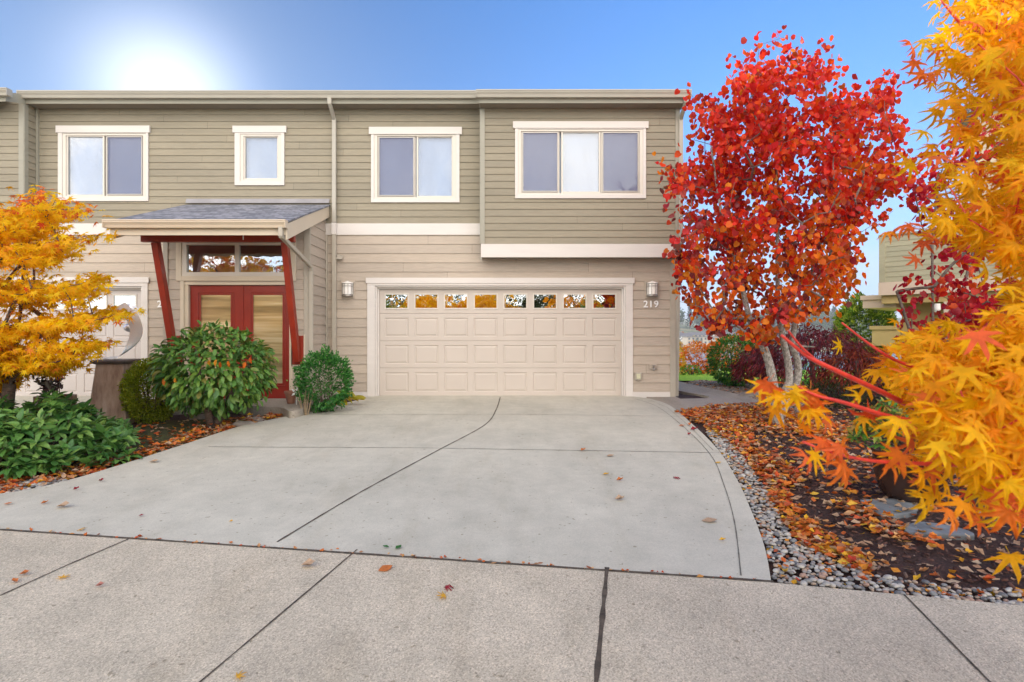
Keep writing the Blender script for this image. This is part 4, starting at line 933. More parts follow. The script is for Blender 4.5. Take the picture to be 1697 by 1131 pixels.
# overturned terracotta pot pieces and white ornament
M_terra=simple('terracotta',(.30,.14,.09),.8,.25,9,.3,40)
x,y=Xp(482,9.7),9.7; z=T(x,y)+.12
w=MB(); w.lathe(x,y,[(.06,z),(.095,z+.17),(.11,z+.17),(.11,z+.21),(.095,z+.21),(.09,z+.17),(.05,z+.02),(0,z+.02)],20); o=w.build('terracotta_pot',M_terra,smooth=False); tag(o,'weathered terracotta pot standing by the porch corner','pot')
x2=x+.14; w=MB()
for i in range(5):
    a=2*math.pi*i/5; w.add([(x2,y-.12,z+.2),(x2+.05*math.cos(a-.4),y-.15,z+.2+.05*math.sin(a-.4)),(x2+.1*math.cos(a),y-.13,z+.2+.1*math.sin(a)),(x2+.05*math.cos(a+.4),y-.15,z+.2+.05*math.sin(a+.4)),(x2+.05*math.cos(a),y-.10,z+.2+.05*math.sin(a))],[(0,1,4),(1,2,4),(2,3,4),(3,0,4),(0,3,2,1)])
w.tube([(x2,y-.12,z-.14),(x2,y-.12,z+.2)],.006); tag(w.build('garden_ornament',M_num),'small white flower shaped ornament beside the terracotta pot','ornament')

# purple leaved plant in a round pot, left bed
px_,py_=Xp(92,7.7),7.7; z=T(px_,py_)
M_pot=simple('brown glazed pot',(.17,.10,.06),.45,.3,6,.2,25)
pp=thing('planter_pot',(px_,py_,z),'round brown pot among the low shrubs on the left','planter'); zz=Zp(656,7.7)
w=MB(); w.lathe(px_,py_,[(.13,z-.02),(.2,z+.12),(.235,zz-.06),(.235,zz),(.2,zz),(.195,zz-.05),(0,zz-.05)],28); w.build('pot_body',M_pot,pp,smooth=True)
M_pur=leafmat('purple edged leaf',[(.12,.06,.06),(.2,.16,.12),(.08,.04,.045),(.3,.25,.2),(.1,.09,.05)],.25)
pl=thing('purple_plant',(px_,py_,zz-.05),'dusky purple leaved plant growing in the round brown pot','plant')
P=[];Tt=[];mb=MB()
for i in range(13):
    a=random.uniform(0,6.3); r_=random.uniform(.08,.28); h_=random.uniform(.12,.36)*(1-.3*r_)
    e=np.array((px_+r_*math.cos(a)-.03,py_+r_*math.sin(a),zz+h_)); b0=np.array((px_+.05*math.cos(a),py_+.05*math.sin(a),zz-.05)); mb.tube([b0,(b0+e)/2+np.array((0,0,.05)),e],[.006,.005,.003],5)
    for k in range(11): f_=random.uniform(.35,1.05); q=b0+(e-b0)*f_+np.array((0,0,.06*math.sin(math.pi*min(1,f_)))); P.append(q); d_=rdir(1)[0]; Tt.append(d_+np.array((0,0,.3)))
leafcloud('foliage',LT_ell,np.array(P),np.array(Tt),rdir(len(P))+np.array((0,0,.8)),rng.uniform(.06,.1,len(P)),M_pur,pl); mb.build('stems',M_bkbr,pl)

# pedestal and ribbon sculpture
yp=8.62; x0,x1=Xp(139,yp),Xp(200,yp); xc=(x0+x1)/2; zg=T(xc,yp)-.05; ztp=Zp(597,yp)
M_ped=None
m, nt, b = newmat('stained concrete'); c=ramp(nt,noi(nt,pos(nt,(3,3,.8)),2.2,6,.65),[(.3,(.20,.125,.085)),(.5,(.38,.28,.21)),(.7,(.5,.40,.32))]); L(nt,c,b.inputs['Base Color']); b.inputs['Roughness'].default_value=.8; bump(nt,b,noi(nt,pos(nt),40,5),.5,.004); M_ped=m
pd=thing('pedestal',(xc,yp+.25,zg),'tapered brown stained concrete pedestal under the steel sculpture','pedestal')
def sqring(cx,cy,h,z,rot): return [(cx+h*math.sqrt(2)*math.cos(R(45+90*k)+rot),cy+h*math.sqrt(2)*math.sin(R(45+90*k)+rot),z) for k in range(4)]
w=MB(); rr_=R(8); prev=None; cy_=yp+.28; prof=[(.270,zg),(.258,zg+.25),(.236,zg+.5),(.212,zg+.75),(.195,ztp-.06)]
for h_,z_ in prof:
    rg=sqring(xc+.02,cy_,h_,z_,rr_)
    if prev: w.add(prev+rg,[(k,(k+1)%4,4+(k+1)%4,4+k) for k in range(4)])
    prev=rg
w.build('shaft',M_ped,pd,bevel=.01)
w=MB(); prev=None
for h_,z_ in ((.2,ztp-.07),(.235,ztp-.055),(.25,ztp-.03),(.25,ztp-.01),(.23,ztp),(0.001,ztp+.002)):
    rg=sqring(xc+.02,cy_,h_,z_,rr_)
    if prev: w.add(prev+rg,[(k,(k+1)%4,4+(k+1)%4,4+k) for k in range(4)])
    prev=rg
w.build('cap',simple('dark cap',(.12,.10,.09),.5,.25,5),pd,bevel=.006)
sc=thing('ribbon_sculpture',(xc,cy_,ztp),'curling brushed steel ribbon sculpture on the pedestal','sculpture')
Ys=cy_-.1
cl=catmull([(*Pp(168,592,Ys-.05),),(*Pp(190,593,Ys-.05),),(*Pp(208,584,Ys),),(*Pp(222,565,Ys+.03),),(*Pp(226,545,Ys+.03),),(*Pp(219,527,Ys),),(*Pp(208,515,Ys-.02),),(*Pp(199,506,Ys-.04),)],6)
wd=catmull([(.1,.9,.2),(.15,.85,.35),(.5,.6,.5),(.9,.4,.15),(.95,.3,.0),(.9,.3,.3),(.8,.3,.45),(.75,.3,.5)], 6)
def ribbon(cl,wd,wid,name,par_):
    w=MB(); n=len(cl)
    A=[];
    for i,(p,d_) in enumerate(zip(cl,wd)):
        p=np.array(p); d_=norm(np.array(d_)); tg_=norm(np.array(cl[min(i+1,n-1)])-np.array(cl[max(i-1,0)])); nn_=norm(np.cross(tg_,d_))*.004; ww=wid if not hasattr(wid,'__len__') else wid[i]
        w.v += [tuple(p-d_*ww/2-nn_),tuple(p+d_*ww/2-nn_),tuple(p+d_*ww/2+nn_),tuple(p-d_*ww/2+nn_)]
    for i in range(n-1):
        o=4*i
        for k in range(4): w.f.append((o+k,o+(k+1)%4,o+4+(k+1)%4,o+4+k))
    w.f += [(3,2,1,0),(4*n-4,4*n-3,4*n-2,4*n-1)]
    return w.build(name,M_steel,par_,smooth=False)
ribbon(cl,wd,list(np.interp(range(len(cl)),[0,6,20,30,len(cl)-1],[.03,.13,.17,.18,.15])),'steel_ribbon',sc)
cl2=catmull([(*Pp(199,506,Ys-.04),),(*Pp(205,508,Ys+.1),),(*Pp(215,508,Ys+.2),),(*Pp(225,511,Ys+.2),),(*Pp(232,518,Ys+.15),)],6)
wd2=catmull([(.75,.3,.5),(.3,.5,.7),(0,.5,.8),(.1,.4,.9),(.2,.5,.8)],6)
ribbon(cl2,wd2,list(np.linspace(.12,.03,len(cl2))),'steel_ribbon',sc)
w=MB(); c_=Pp(216,543,Ys+.08); r_=.095
w.lathe(c_[0],c_[1],[(r_*math.sin(t),c_[2]+r_*.75*math.cos(t)) for t in np.linspace(0.001,math.pi-.001,14)],22); w.build('steel_ball',M_steel,sc,smooth=True)

# ------------------------------------------------------------------ right garden plants
shrub('garden_shrub',(Xp(1216,13.6),13.6,Zp(598,13.6)),(.60,.55,.60),4600,LT_small,(.05,.085),M_bgr,'rounded bright green bush behind the path bend','shrub',tipd=(0,0,-.3),lump=.15,gap=-.5,stems=5)
shrub('orange_shrub',(Xp(1156,18.2),18.2,Zp(598,18.2)),(.62,.5,.55),2600,LT_small,(.06,.1),M_orl,'orange autumn bush at the lawn edge above the lake',tipd=(0,0,-.3),lump=.3,gap=-.25,stems=6,sr=.01)
shrub('orange_shrub',(Xp(1215,19.5),19.5,Zp(586,19.5)),(.85,.7,.62),3000,LT_small,(.07,.12),M_orl,'taller orange bush rising behind the bright green one',tipd=(0,0,-.3),lump=.3,gap=-.25,stems=6,sr=.02)
shrub('low_green_plant',(Xp(1145,17.4),17.4,Zp(617,17.4)),(.3,.3,.2),300,LT_small,(.06,.1),M_bgr,'small green clump at the foot of the orange bush',stems=3)
shrub('yellow_sapling',(Xp(1116,17.5),17.5,Zp(598,17.5)),(.34,.34,.75),800,LT_small,(.06,.1),M_yel,'narrow yellow sapling just past the house corner','tree',tipd=(0,0,-.5),lump=.35,gap=-.2,stems=4)
# laceleaf maples
def weeping(px,py,Y,rx_,rz_,n,label,mat=M_bur,bpx=None):
    cx_=Xp(px,Y); bx2=Xp(bpx or px,Y); th=thing('laceleaf_maple',(bx2,Y,T(bx2,Y)-.03),label,'tree'); c=np.array((cx_,Y,Zp(py,Y)-rz_)); P=[];Tt=[];Nn=[]
    for i in range(n):
        a=random.uniform(0,2*math.pi); u=random.random()**.6; el=(1-u)*math.pi/2; k=1+.14*mnoise.noise((math.cos(a)*2,math.sin(a)*2,el*4+px))+.05*math.sin(el*22+3*math.sin(a*3))
        d=np.array((math.cos(a)*math.cos(el),math.sin(a)*math.cos(el),math.sin(el)*1.0)); r_=k*random.uniform(.72,1.02)
        q=c+d*np.array((rx_,rx_*.85,rz_))*r_-np.array((0,0,.35*rz_*random.random()*u*u)); P.append(q)
        Tt.append(np.array((d[0]*.8,d[1]*.8,-.75*u-.15))+rng.normal(size=3)*.25); Nn.append(d+rng.normal(size=3)*.6)
    leafcloud('crown',LT_thin,np.array(P),np.array(Tt),np.array(Nn),rng.uniform(.08,.16,n),mat,th)
    mb=MB(); b0=np.array((bx2,Y,T(bx2,Y)-.05)); top=c+np.array((0,0,rz_*.35)); mb.tube(catmull([tuple(b0),tuple(b0+(top-b0)*.4+np.array((.05,0,0))),tuple(top)],5),list(np.linspace(.07,.045,11)),9)
    for i in range(9):
        a=i*.7; e=c+np.array((math.cos(a)*rx_*.8,math.sin(a)*rx_*.7,rz_*.35)); mb.tube(catmull([tuple(top),tuple((top+e)/2+np.array((0,0,rz_*.3))),tuple(e)],4),list(np.linspace(.03,.008,9)),6)
    mb.build('trunk',M_bkbr,th,smooth=True); return th
weeping(1345,540,11.9,1.28,.88,5200,'weeping burgundy lace maple behind the red tree',bpx=1341)
weeping(1262,572,12.6,.62,.6,1800,'smaller burgundy lace maple beside the bright green bush')
weeping(1420,575,10.8,.75,.62,2000,'rust red lace maple right of the burgundy one',leafmat('rust lace leaf',[(.3,.03,.015),(.4,.06,.015),(.2,.02,.02),(.45,.1,.02)],.35))
shrub('juniper',(Xp(1410,10.6),10.6,.02),(.95,.6,.34),5000,LT_thin,(.05,.1),M_jun,'spreading dark green juniper under the rust red maple',tipd=(0,0,-.1),outw=1.0,lump=.2,stems=6,gap=-.5)
shrub('low_hedge',(Xp(1325,14.5),14.5,.22),(1.1,.4,.3),1500,LT_small,(.06,.09),M_bgr,'low lime green planting behind the burgundy maple trunk','hedge',stems=4,lump=.2)
shrub('broadleaf_evergreen',(Xp(1432,19.5),19.5,Zp(545,19.5)),(.85,.8,1.05),7000,LT_small,(.10,.16),M_lime,'dense round green tree left of the neighbouring balcony','tree',outw=1,tipd=(0,0,.2),lump=.28,lf=3.5,gap=-.3,stems=4,sr=.03)
# planter bowl and its plant
by2=5.3; bx2=Xp(1508,by2); z=T(bx2,by2)-.05
pb=thing('planter_bowl',(bx2,by2,z),'dark brown glazed bowl planter on the mulch behind the golden maple','planter'); zr=Zp(742,by2)
M_bowl=simple('dark glaze',(.045,.022,.016),.25,.3,6)
w=MB(); w.lathe(bx2,by2,[(0,z),(.17,z),(.24,z+.09),(.285,z+.25),(.30,zr-.05),(.315,zr-.03),(.315,zr),(.285,zr),(.28,zr-.04),(0,zr-.05)],36); w.build('bowl_body',M_bowl,pb,smooth=True)
w=MB(); w.lathe(bx2,by2,[(0,zr-.035),(.275,zr-.035)],24); w.build('potting_soil',M_soil,pb)
cs=[]
for i in range(70):
    d=rdir(1)[0]; d[2]=abs(d[2]); cs.append((bx2-.14+d[0]*.38,by2+d[1]*.3,zr+.03+d[2]*.42*random.uniform(.6,1)))
M_hyd=leafmat('reddening green leaf',[(.07,.22,.03),(.13,.32,.04),(.22,.38,.05),(.4,.34,.04),(.4,.15,.05),(.08,.24,.03)],.3)
wp=whorls('potted_shrub',cs,6,(.06,.095),M_hyd,'green potted shrub turning red growing in the dark bowl',cat='shrub',root=(bx2,by2,zr-.05)); 
# stepping stones
M_slate=simple('grey slate',(.15,.165,.175),.75,.45,6,.3,25)
for k,(pxs,lab) in enumerate((([(1425,826),(1475,824),(1512,828),(1522,838),(1505,848),(1462,850),(1440,838)],'flat grey stepping stone just below the bowl planter'),([(1498,868),(1530,862),(1590,872),(1615,884),(1560,882),(1505,880)],'flat grey stepping stone nearer the road'))):
    o=slab('stepping_stone',catmull([G(*q) for q in pxs]+[G(*pxs[0])],3)[:-1],M_slate,top=-.012,th=.05,bevel=.006); del o['kind']; tag(o,lab,'stepping stone')
# rocks
def rock(x,y,r,sq,label,mat):
    w=MB(); n=0; vs=[];
    for i,t in enumerate(np.linspace(0.02,math.pi-.02,9)):
        for k in range(14):
            a=2*math.pi*k/14; d=np.array((math.sin(t)*math.cos(a),math.sin(t)*math.sin(a),math.cos(t))); q=d*(1+.35*mnoise.noise(tuple(d*1.7+np.array((x,y,0))))); vs.append((x+q[0]*r*sq[0],y+q[1]*r*sq[1],T(x,y)-.04+q[2]*r*sq[2]))
    f=[(i*14+k,i*14+(k+1)%14,(i+1)*14+(k+1)%14,(i+1)*14+k) for i in range(8) for k in range(14)]+[tuple(range(14)),tuple(range(112,126))]
    return tag(link('rock',vs,f,mat,None,True),label,'rock')
M_rock=simple('garden rock',(.22,.19,.16),.85,.35,7,.6,20)
rock(*G(405,702),.2,(1,.6,.42),'wide flat brown rock at the mossy driveway edge',M_rock); rock(*G(425,694),.15,(1,.7,.5),'smaller brown rock behind the flat one by the porch slab',M_rock); rock(*G(333,690),.16,(1.2,.7,.5),'pale rock under the large viburnum',M_rock)
rock(*G(1245,655),.22,(1.3,.8,.5),'grey boulder at the far path edge',M_rock); rock(*G(1270,648),.3,(1.2,.8,.4),'low grey boulder near the burgundy maple',M_rock)

# ------------------------------------------------------------------ pebbles, leaf litter, bark
inner=[G(1168,714),G(1190,746),G(1222,796),G(1247,851),G(1267,906),(1.70,3.66),G(1400,972),G(1500,984),G(1600,994),G(1697,1002),(5.2,2.95),(7.5,2.85)]
outer=[G(1182,708),G(1225,745),G(1264,800),G(1292,850),G(1318,892),G(1385,928),G(1460,951),G(1560,966),G(1697,976),(5.4,3.4),(7.5,3.2)]
band=[(p[0]+.02,p[1]) for p in inner]+outer[::-1]
M_peb=leafmat('river stone',[(.30,.30,.29),(.20,.21,.22),(.42,.40,.36),(.14,.15,.16),(.36,.28,.22),(.50,.49,.46),(.25,.26,.26),(.30,.2,.16),(.38,.35,.28),(.22,.24,.26)],0,.55,'CONSTANT',.12)
mo = M_peb.node_tree  # per object random for copies
def pebmesh(seed):
    v=[];n1=7;n2=10;rr_=random.Random(seed); a_,b_,c_=rr_.uniform(.85,1.25),rr_.uniform(.7,1),rr_.uniform(.42,.62)
    for i,t in enumerate(np.linspace(0,math.pi,n1)):
        for k in range(n2):
            a=2*math.pi*k/n2; d=(math.sin(t)*math.cos(a),math.sin(t)*math.sin(a),math.cos(t)); q=1+.16*mnoise.noise((d[0]*1.3+seed,d[1]*1.3,d[2]*1.3)); v.append((d[0]*a_*q,d[1]*b_*q,d[2]*c_*q))
    f=[(i*n2+k,i*n2+(k+1)%n2,(i+1)*n2+(k+1)%n2,(i+1)*n2+k) for i in range(n1-1) for k in range(n2)]
    return v,f
PB=[pebmesh(i) for i in range(8)]
rp=random.Random(3); pts=[]
A_=area(band)
for x,y in sample(band,int(A_*1900),rp):
    r_=rp.choice((.013,.016,.019,.022,.027)); pts.append((x,y,r_))
# relax: reject heavy overlaps, allow a second layer
keep=[]
for p_ in pts:
    ok=0
    for q_ in keep:
        dd=(p_[0]-q_[0])**2+(p_[1]-q_[1])**2
        if dd<(.62*(p_[2]+q_[2]))**2: ok+=1
    if ok<1: keep.append(p_)
keep.sort(key=lambda p_: p_[2]/p_[1], reverse=True)
matp=[]
for i,cc in enumerate([(.36,.34,.30),(.22,.22,.21),(.40,.37,.31),(.13,.13,.13),(.36,.27,.19),(.44,.42,.37),(.30,.29,.27),(.34,.22,.16)]): matp.append(simple('pebble stone %s'%'abcdefgh'[i],cc,.55,.18,25))
proto=[]
for i,(v,f) in enumerate(PB):
    me=bpy.data.meshes.new('river_pebble'); me.from_pydata(v,[],f); me.shade_smooth(); me.materials.append(matp[i]); proto.append(me)
vis=[p_ for p_ in keep if CX+F*p_[0]/p_[1] < 1697]
first=None
for p_ in vis[:300]:
    if first is None: o=bpy.data.objects.new('river_pebble',proto[0]); first=o; tag(o,'smooth river pebble in the border along the driveway and road','pebble','river pebbles edging the mulch bed')
    else: o=first.copy(); o.data=proto[rp.randrange(8)]
    o.location=(p_[0],p_[1],T(p_[0],p_[1])-.018+rp.uniform(-.008,.012)); o.scale=(p_[2],)*3; o.rotation_euler=(rp.gauss(0,.2),rp.gauss(0,.2),rp.uniform(0,6.3)); C.objects.link(o)
rest=[p_ for p_ in keep if p_ not in set(vis[:300])]
extra=[]
lb=[G(0,816),G(60,806),G(120,793),G(120,785),G(60,790),G(0,795)]
for x,y in sample(lb,120,rp): extra.append((x-.0,y,.025))
def pebstuff(name,L_,mats):
    v=[];f=[];mi=[]
    for (x,y,r_) in L_:
        k=rp.randrange(8); a=rp.uniform(0,6.3); ca,sa=math.cos(a),math.sin(a); o_=len(v); zz=T(x,y)-.02+rp.uniform(-.01,.008)
        for q in PB[k][0]: v.append((x+r_*(q[0]*ca-q[1]*sa),y+r_*(q[0]*sa+q[1]*ca),zz+r_*q[2]))
        for ff in PB[k][1]: f.append(tuple(i+o_ for i in ff)); mi.append(k)
    me=bpy.data.meshes.new(name); me.from_pydata(v,[],f); me.shade_smooth()
    for m_ in mats: me.materials.append(m_)
    me.polygons.foreach_set('material_index',mi); o=bpy.data.objects.new(name,me); C.objects.link(o); return tag(o,kind='stuff')
tag(pebstuff('river_pebbles',rest+extra,matp),'grey river pebbles filling the border strip','pebbles')
# fine gravel patch beyond the path
grv=[G(1130,634),G(1160,629),G(1240,636),G(1300,645),G(1345,662),G(1370,690),G(1310,680),G(1290,672),G(1255,664),G(1235,655),G(1190,646)]
tag(pebstuff('gravel',[(x,y,rp.uniform(.02,.04)) for x,y in sample(grv,2600,rp)],[simple('gravel %s'%q,c_,.8,.3,12) for q,c_ in zip('abcdefgh',[(.2,.17,.14),(.28,.22,.17),(.12,.1,.09),(.33,.3,.27),(.24,.15,.1),(.17,.15,.14),(.3,.2,.13),(.2,.19,.18)])]),'grey gravel between the path and the maples','gravel')

LT_lit=([(0,-.5,.06),(.16,-.3,.1),(.33,0,.2),(.2,.32,.1),(0,.55,.18),(-.2,.32,.1),(-.33,0,.2),(-.16,-.3,.1),(0,0,.0)],[(8,0,1),(8,1,2),(8,2,3),(8,3,4),(8,4,5),(8,5,6),(8,6,7),(8,7,0)])
M_lit=leafmat('fallen leaf',[(.62,.14,.02),(.8,.24,.03),(.42,.08,.025),(.72,.36,.09),(.7,.11,.025),(.33,.11,.05),(.75,.45,.2),(.68,.19,.035),(.6,.06,.03),(.82,.32,.03)],.25,.7)
M_lity=leafmat('fallen yellow leaf',[(.88,.50,.03),(.85,.36,.03),(.75,.26,.03),(.88,.58,.07),(.65,.15,.03)],.3,.7)
M_pale=leafmat('fallen tan leaf',[(.48,.28,.15),(.55,.38,.24),(.40,.20,.10),(.56,.42,.28)],.2,.7)
def litter(poly,dens,size,mats,probs,tm=LT_lit,zup=.03,seed=1):
    r_=random.Random(seed); p=sample(poly,int(area(poly)*dens),r_); n=len(p)
    P=np.array([(x,y,T(x,y)-.035+r_.random()**2*zup) for x,y in p]); nn=norm(rdir(n)*.45+np.array((0,0,1))); t=rdir(n); t[:,2]*=.2
    mi=np.array(r_.choices(range(len(mats)),probs,k=n)); return P,t,nn,np.array([r_.uniform(*size) for _ in p]),mi
def litters(name,label,specs,mats):
    parts=[litter(*s_[:3],mats,*s_[3:]) for s_ in specs]; cat_=[np.concatenate([p[i] for p in parts]) for i in range(5)]
    o=leafcloud(name,LT_lit,cat_[0],cat_[1],cat_[2],cat_[3],mats,None,cat_[4]); return tag(o,label,'fallen leaves',None,'stuff')
dA=[G(*q) for q in ((1112,682),(1180,672),(1285,668),(1340,690),(1425,712),(1410,730),(1310,714),(1245,712),(1255,738),(1305,768),(1335,800),(1300,812),(1335,852),(1375,882),(1445,925),(1440,950),(1380,927),(1318,892),(1290,850),(1262,800),(1225,745),(1165,702))]
dA2=[G(*q) for q in ((1265,800),(1310,830),(1350,870),(1445,925),(1440,950),(1380,927),(1318,892),(1290,850))]
dB=[G(*q) for q in ((1370,815),(1440,832),(1500,868),(1560,885),(1560,905),(1480,895),(1400,855))]
mulch=[G(1190,715),G(1270,668),G(1500,668),(9,8.5),(8,3.5),G(1697,985),G(1500,958),G(1400,930),G(1320,885),G(1270,800)]
litters('leaf_litter','orange fallen leaves drifted over the right mulch bed',[(dA,700,(.055,.10),(.7,.12,.18),LT_lit,.06,1),(dA2,700,(.035,.07),(.2,.75,.05),LT_lit,.06,2),(dB,430,(.05,.09),(.6,.2,.2),LT_lit,.04,3),(mulch,120,(.045,.09),(.35,.15,.5),LT_lit,.03,4),(grv,50,(.05,.1),(.4,.1,.5),LT_lit,.03,5),(band,110,(.035,.07),(.5,.4,.1),LT_lit,.06,6)],[M_lit,M_lity,M_pale])
lA=[G(*q) for q in ((0,815),(100,797),(200,767),(300,735),(400,704),(480,688),(565,668),(545,662),(480,681),(400,692),(330,706),(262,738),(180,757),(80,772),(0,782))]
lA=[(-5.6,5.05)]+lA+[(-6.0,5.8)]
litters('leaf_litter','brown and orange fallen leaves along the left driveway edge',[(lA,560,(.05,.095),(.6,.17,.23),LT_lit,.06,7),(mossp,60,(.05,.10),(.4,.2,.4),LT_lit,.02,8),([(-7.5,5.2),(-4.6,5.8),(-4.2,8.2),(-7.5,8.2)],50,(.05,.09),(.5,.3,.2),LT_lit,.03,9)],[M_lit,M_lity,M_pale])
# bark mulch chips
r_=random.Random(8); p=sample([q for q in mulch],9000,r_); n=len(p)
P=np.array([(x,y,T(x,y)-.05+r_.random()*.018) for x,y in p]); t=rdir(n); t[:,2]*=.35; nn=norm(rdir(n)*.6+np.array((0,0,1)))
M_chip=leafmat('bark chip',[(.05,.02,.014),(.10,.042,.03),(.02,.01,.008),(.15,.07,.05),(.07,.03,.022),(.26,.18,.14)],0,.8)
tag(leafcloud('bark_mulch',([(-.14,-.5,0),(.14,-.5,0),(.14,.5,.02),(-.14,.5,.02),(-.1,-.45,.16),(.1,-.45,.16),(.1,.45,.18),(-.1,.45,.18)],[(0,1,5,4),(1,2,6,5),(2,3,7,6),(3,0,4,7),(4,5,6,7)]),P,t,nn,rng.uniform(.02,.055,n),M_chip),'dark bark chips covering the right bed','mulch',None,'stuff')
# single fallen leaves on the concrete
def fallen(tmpl,name,mat,px,py,size,ang,label,up=.012):
    x,y=G(px,py); a=R(ang); P=np.array([(x,y,T(x,y)+up)]); t=np.array([(math.cos(a),math.sin(a),.12)]); nn=np.array([(rng.normal()*.12,-.12,1.)])
    o=leafcloud(name,tmpl,P,t,nn,size,mat); tag(o,label,'fallen leaf'); return o
MY=leafmat('loose yellow leaf',[(.75,.42,.03),(.7,.36,.03)],.2,.6); MO=leafmat('loose orange leaf',[(.55,.17,.04),(.5,.14,.04)],.2,.6); MT=leafmat('loose tan leaf',[(.5,.34,.22),(.55,.36,.2)],.2,.7); MR=leafmat('loose crimson leaf',[(.3,.02,.03),(.35,.03,.04)],.2,.6); MG=leafmat('loose green leaf',[(.04,.15,.03),(.05,.17,.03)],.2,.5); MP=leafmat('loose pink leaf',[(.5,.2,.15),(.5,.22,.17)],.2,.6)
FL=[(LT_maph,MY,738,990,.06,200,'golden star shaped leaf on the road beneath the crimson one'),(LT_maph,MR,738,977,.055,10,'crimson star shaped leaf on the centre of the road'),(LT_lit,MO,638,945,.10,35,'large rust oval leaf on the road near the green sprig'),
(LT_lit,MT,511,940,.10,0,'tan lobed leaf on the road left of the rust oval leaf'),(LT_maph,MY,104,961,.055,120,'yellow star shaped leaf on the left road slab'),(LT_lit,MP,166,974,.055,20,'small pinkish leaf on the left road slab'),(LT_lit,MO,41,954,.06,30,'orange brown leaf near the left road joint'),(LT_lit,MO,25,966,.055,150,'small brown leaf beside the left road joint'),
(LT_maph,MY,392,1126,.05,40,'yellow leaf at the very bottom of the road'),(LT_lit,MT,105,842,.12,5,'curled tan leaf on the left of the driveway'),(LT_lit,MO,74,836,.06,60,'orange leaf on the driveway beside the curled tan one'),(LT_lit,MO,13,837,.06,20,'small brown leaf at the left frame edge of the driveway'),
(LT_lit,MR,126,813,.06,80,'dark red leaf on the upper left driveway'),(LT_lit,MT,255,767,.12,0,'pale leaf beside the left drift of leaves'),(LT_lit,MR,168,799,.06,0,'dark leaf on the driveway left of centre'),(LT_maph,MY,132,881,.05,90,'yellow leaf caught in the left part of the seam'),
(LT_lit,MG,640,909,.05,170,'left half of the green sprig on the seam'),(LT_lit,MG,660,910,.06,60,'upright green leaf on the seam'),(LT_lit,MY,1004,788,.07,10,'yellow leaf in the middle of the right driveway'),(LT_lit,MO,1027,798,.075,15,'rust leaf just below the yellow one'),
(LT_lit,MT,1027,830,.09,0,'tan leaf on the right driveway below the rust one'),(LT_maph,MR,1119,794,.06,30,'dark crimson leaf near the right border joint'),(LT_lit,MT,1175,865,.12,-10,'long tan leaf before the right border joint'),(LT_lit,MY,1197,898,.05,0,'faint yellow leaf low on the right driveway'),
(LT_lit,MT,1011,757,.09,0,'pale tan leaf below the cross joint'),(LT_lit,MO,966,748,.08,40,'orange leaf on the cross joint'),(LT_lit,MY,1190,768,.07,0,'yellow leaf on the curved concrete border'),(LT_lit,MO,1130,707,.09,0,'orange leaf near the path end of the driveway'),(LT_lit,MO,1143,706,.09,60,'second orange leaf near the path end'),
(LT_lit,MR,1142,722,.07,40,'small dark leaf below the pair of orange leaves'),(LT_lit,MR,1150,714,.11,10,'maroon leaf on the border edge by the leaf drift'),(LT_lit,MY,383,867,.04,0,'tiny yellow leaf on the left driveway'),(LT_lit,MR,234,857,.04,30,'tiny dark leaf in the middle of the left driveway')]
for (tm,m_,px,py,sz,an,lab) in FL: fallen(tm,'fallen_leaf',m_,px,py,sz,an,lab)
# debris in the seam
xs_=[rp.uniform(-5.5,1.7) for _ in range(150)]; P=np.array([(x,seam(x)+rp.gauss(.012,.012),T(x,4)+.004+.0*x+(T(x,seam(x))-T(x,4))) for x in xs_]); n=len(P); t=rdir(n); t[:,2]*=.3; t[:,0]*=2
tag(leafcloud('seam_debris',LT_lit,P,t,norm(rdir(n)*.4+np.array((0,0,1))),rng.uniform(.015,.055,n)*(rng.uniform(size=n)**.5),M_lit),'leaf crumbs caught in the seam between driveway and road','debris',None,'stuff')

# ------------------------------------------------------------------ neighbouring house on the right
nb=thing('neighbour_house',(10.1,15.4,0),'neighbouring house with a sided balcony and lower roofs on the right','house')
u=np.array((.69,-.724)); v=np.array((.724,.69)); O=np.array((10.1,15.4))
def NB(mb,u0,u1,v0,v1,z0,z1):
    q=[O+u*a+v*b_ for a,b_ in ((u0,v0),(u1,v0),(u1,v1),(u0,v1))]
    mb.add([(p[0],p[1],z) for z in (z0,z1) for p in q],[(0,1,2,3),(7,6,5,4),(0,4,5,1),(1,5,6,2),(2,6,7,3),(3,7,4,0)])
def NS(mb,u0,u1,v0,z0,z1,ex):
    z=z0
    while z<z1-1e-4:
        c_=min(z+ex,z1); q=lambda a,vv:tuple(O+u*a+v*vv)
        mb.add([(*q(u0,v0),z),(*q(u1,v0),z),(*q(u1,v0-.013),z),(*q(u0,v0-.013),z),(*q(u1,v0-.001),c_),(*q(u0,v0-.001),c_)],[(0,1,2,3),(3,2,4,5)]); z+=ex
M_nb=sidingmat('sage siding',(.40,.38,.255),.08); M_nby=simple('mustard stucco',(.50,.38,.16),.8,.06,3); M_nbt=simple('beige trim',(.62,.5,.38),.6,.05)
w=MB(); NB(w,0,7,.001,1.2,2.29,3.86); NS(w,.12,7,.0,2.62,3.84,.135); w.build('balcony_wall',M_nb,nb)
w=MB(); NB(w,-.02,.12,-.03,.1,2.62,3.9); NB(w,-.03,7,-.035,1.25,3.862,3.9); w.build('balcony_trim',M_nb,nb)
w=MB(); NB(w,-.03,7,-.035,.1,2.27,2.615); w.build('balcony_band',M_nbt,nb)
w=MB(); NB(w,0.01,7,.101,1.3,2.05,2.288); w.build('balcony_soffit',M_nby,nb)
w=MB(); NB(w,.35,7,.7,1.2,-.3,2.05); w.build('lower_wall',M_nby,nb)
w=MB(); NB(w,1.35,1.5,.2,.7,-.3,2.045); NB(w,1.38,1.5,-.0,.2,1.7,2.045); w.build('post_trim',M_nbt,nb)
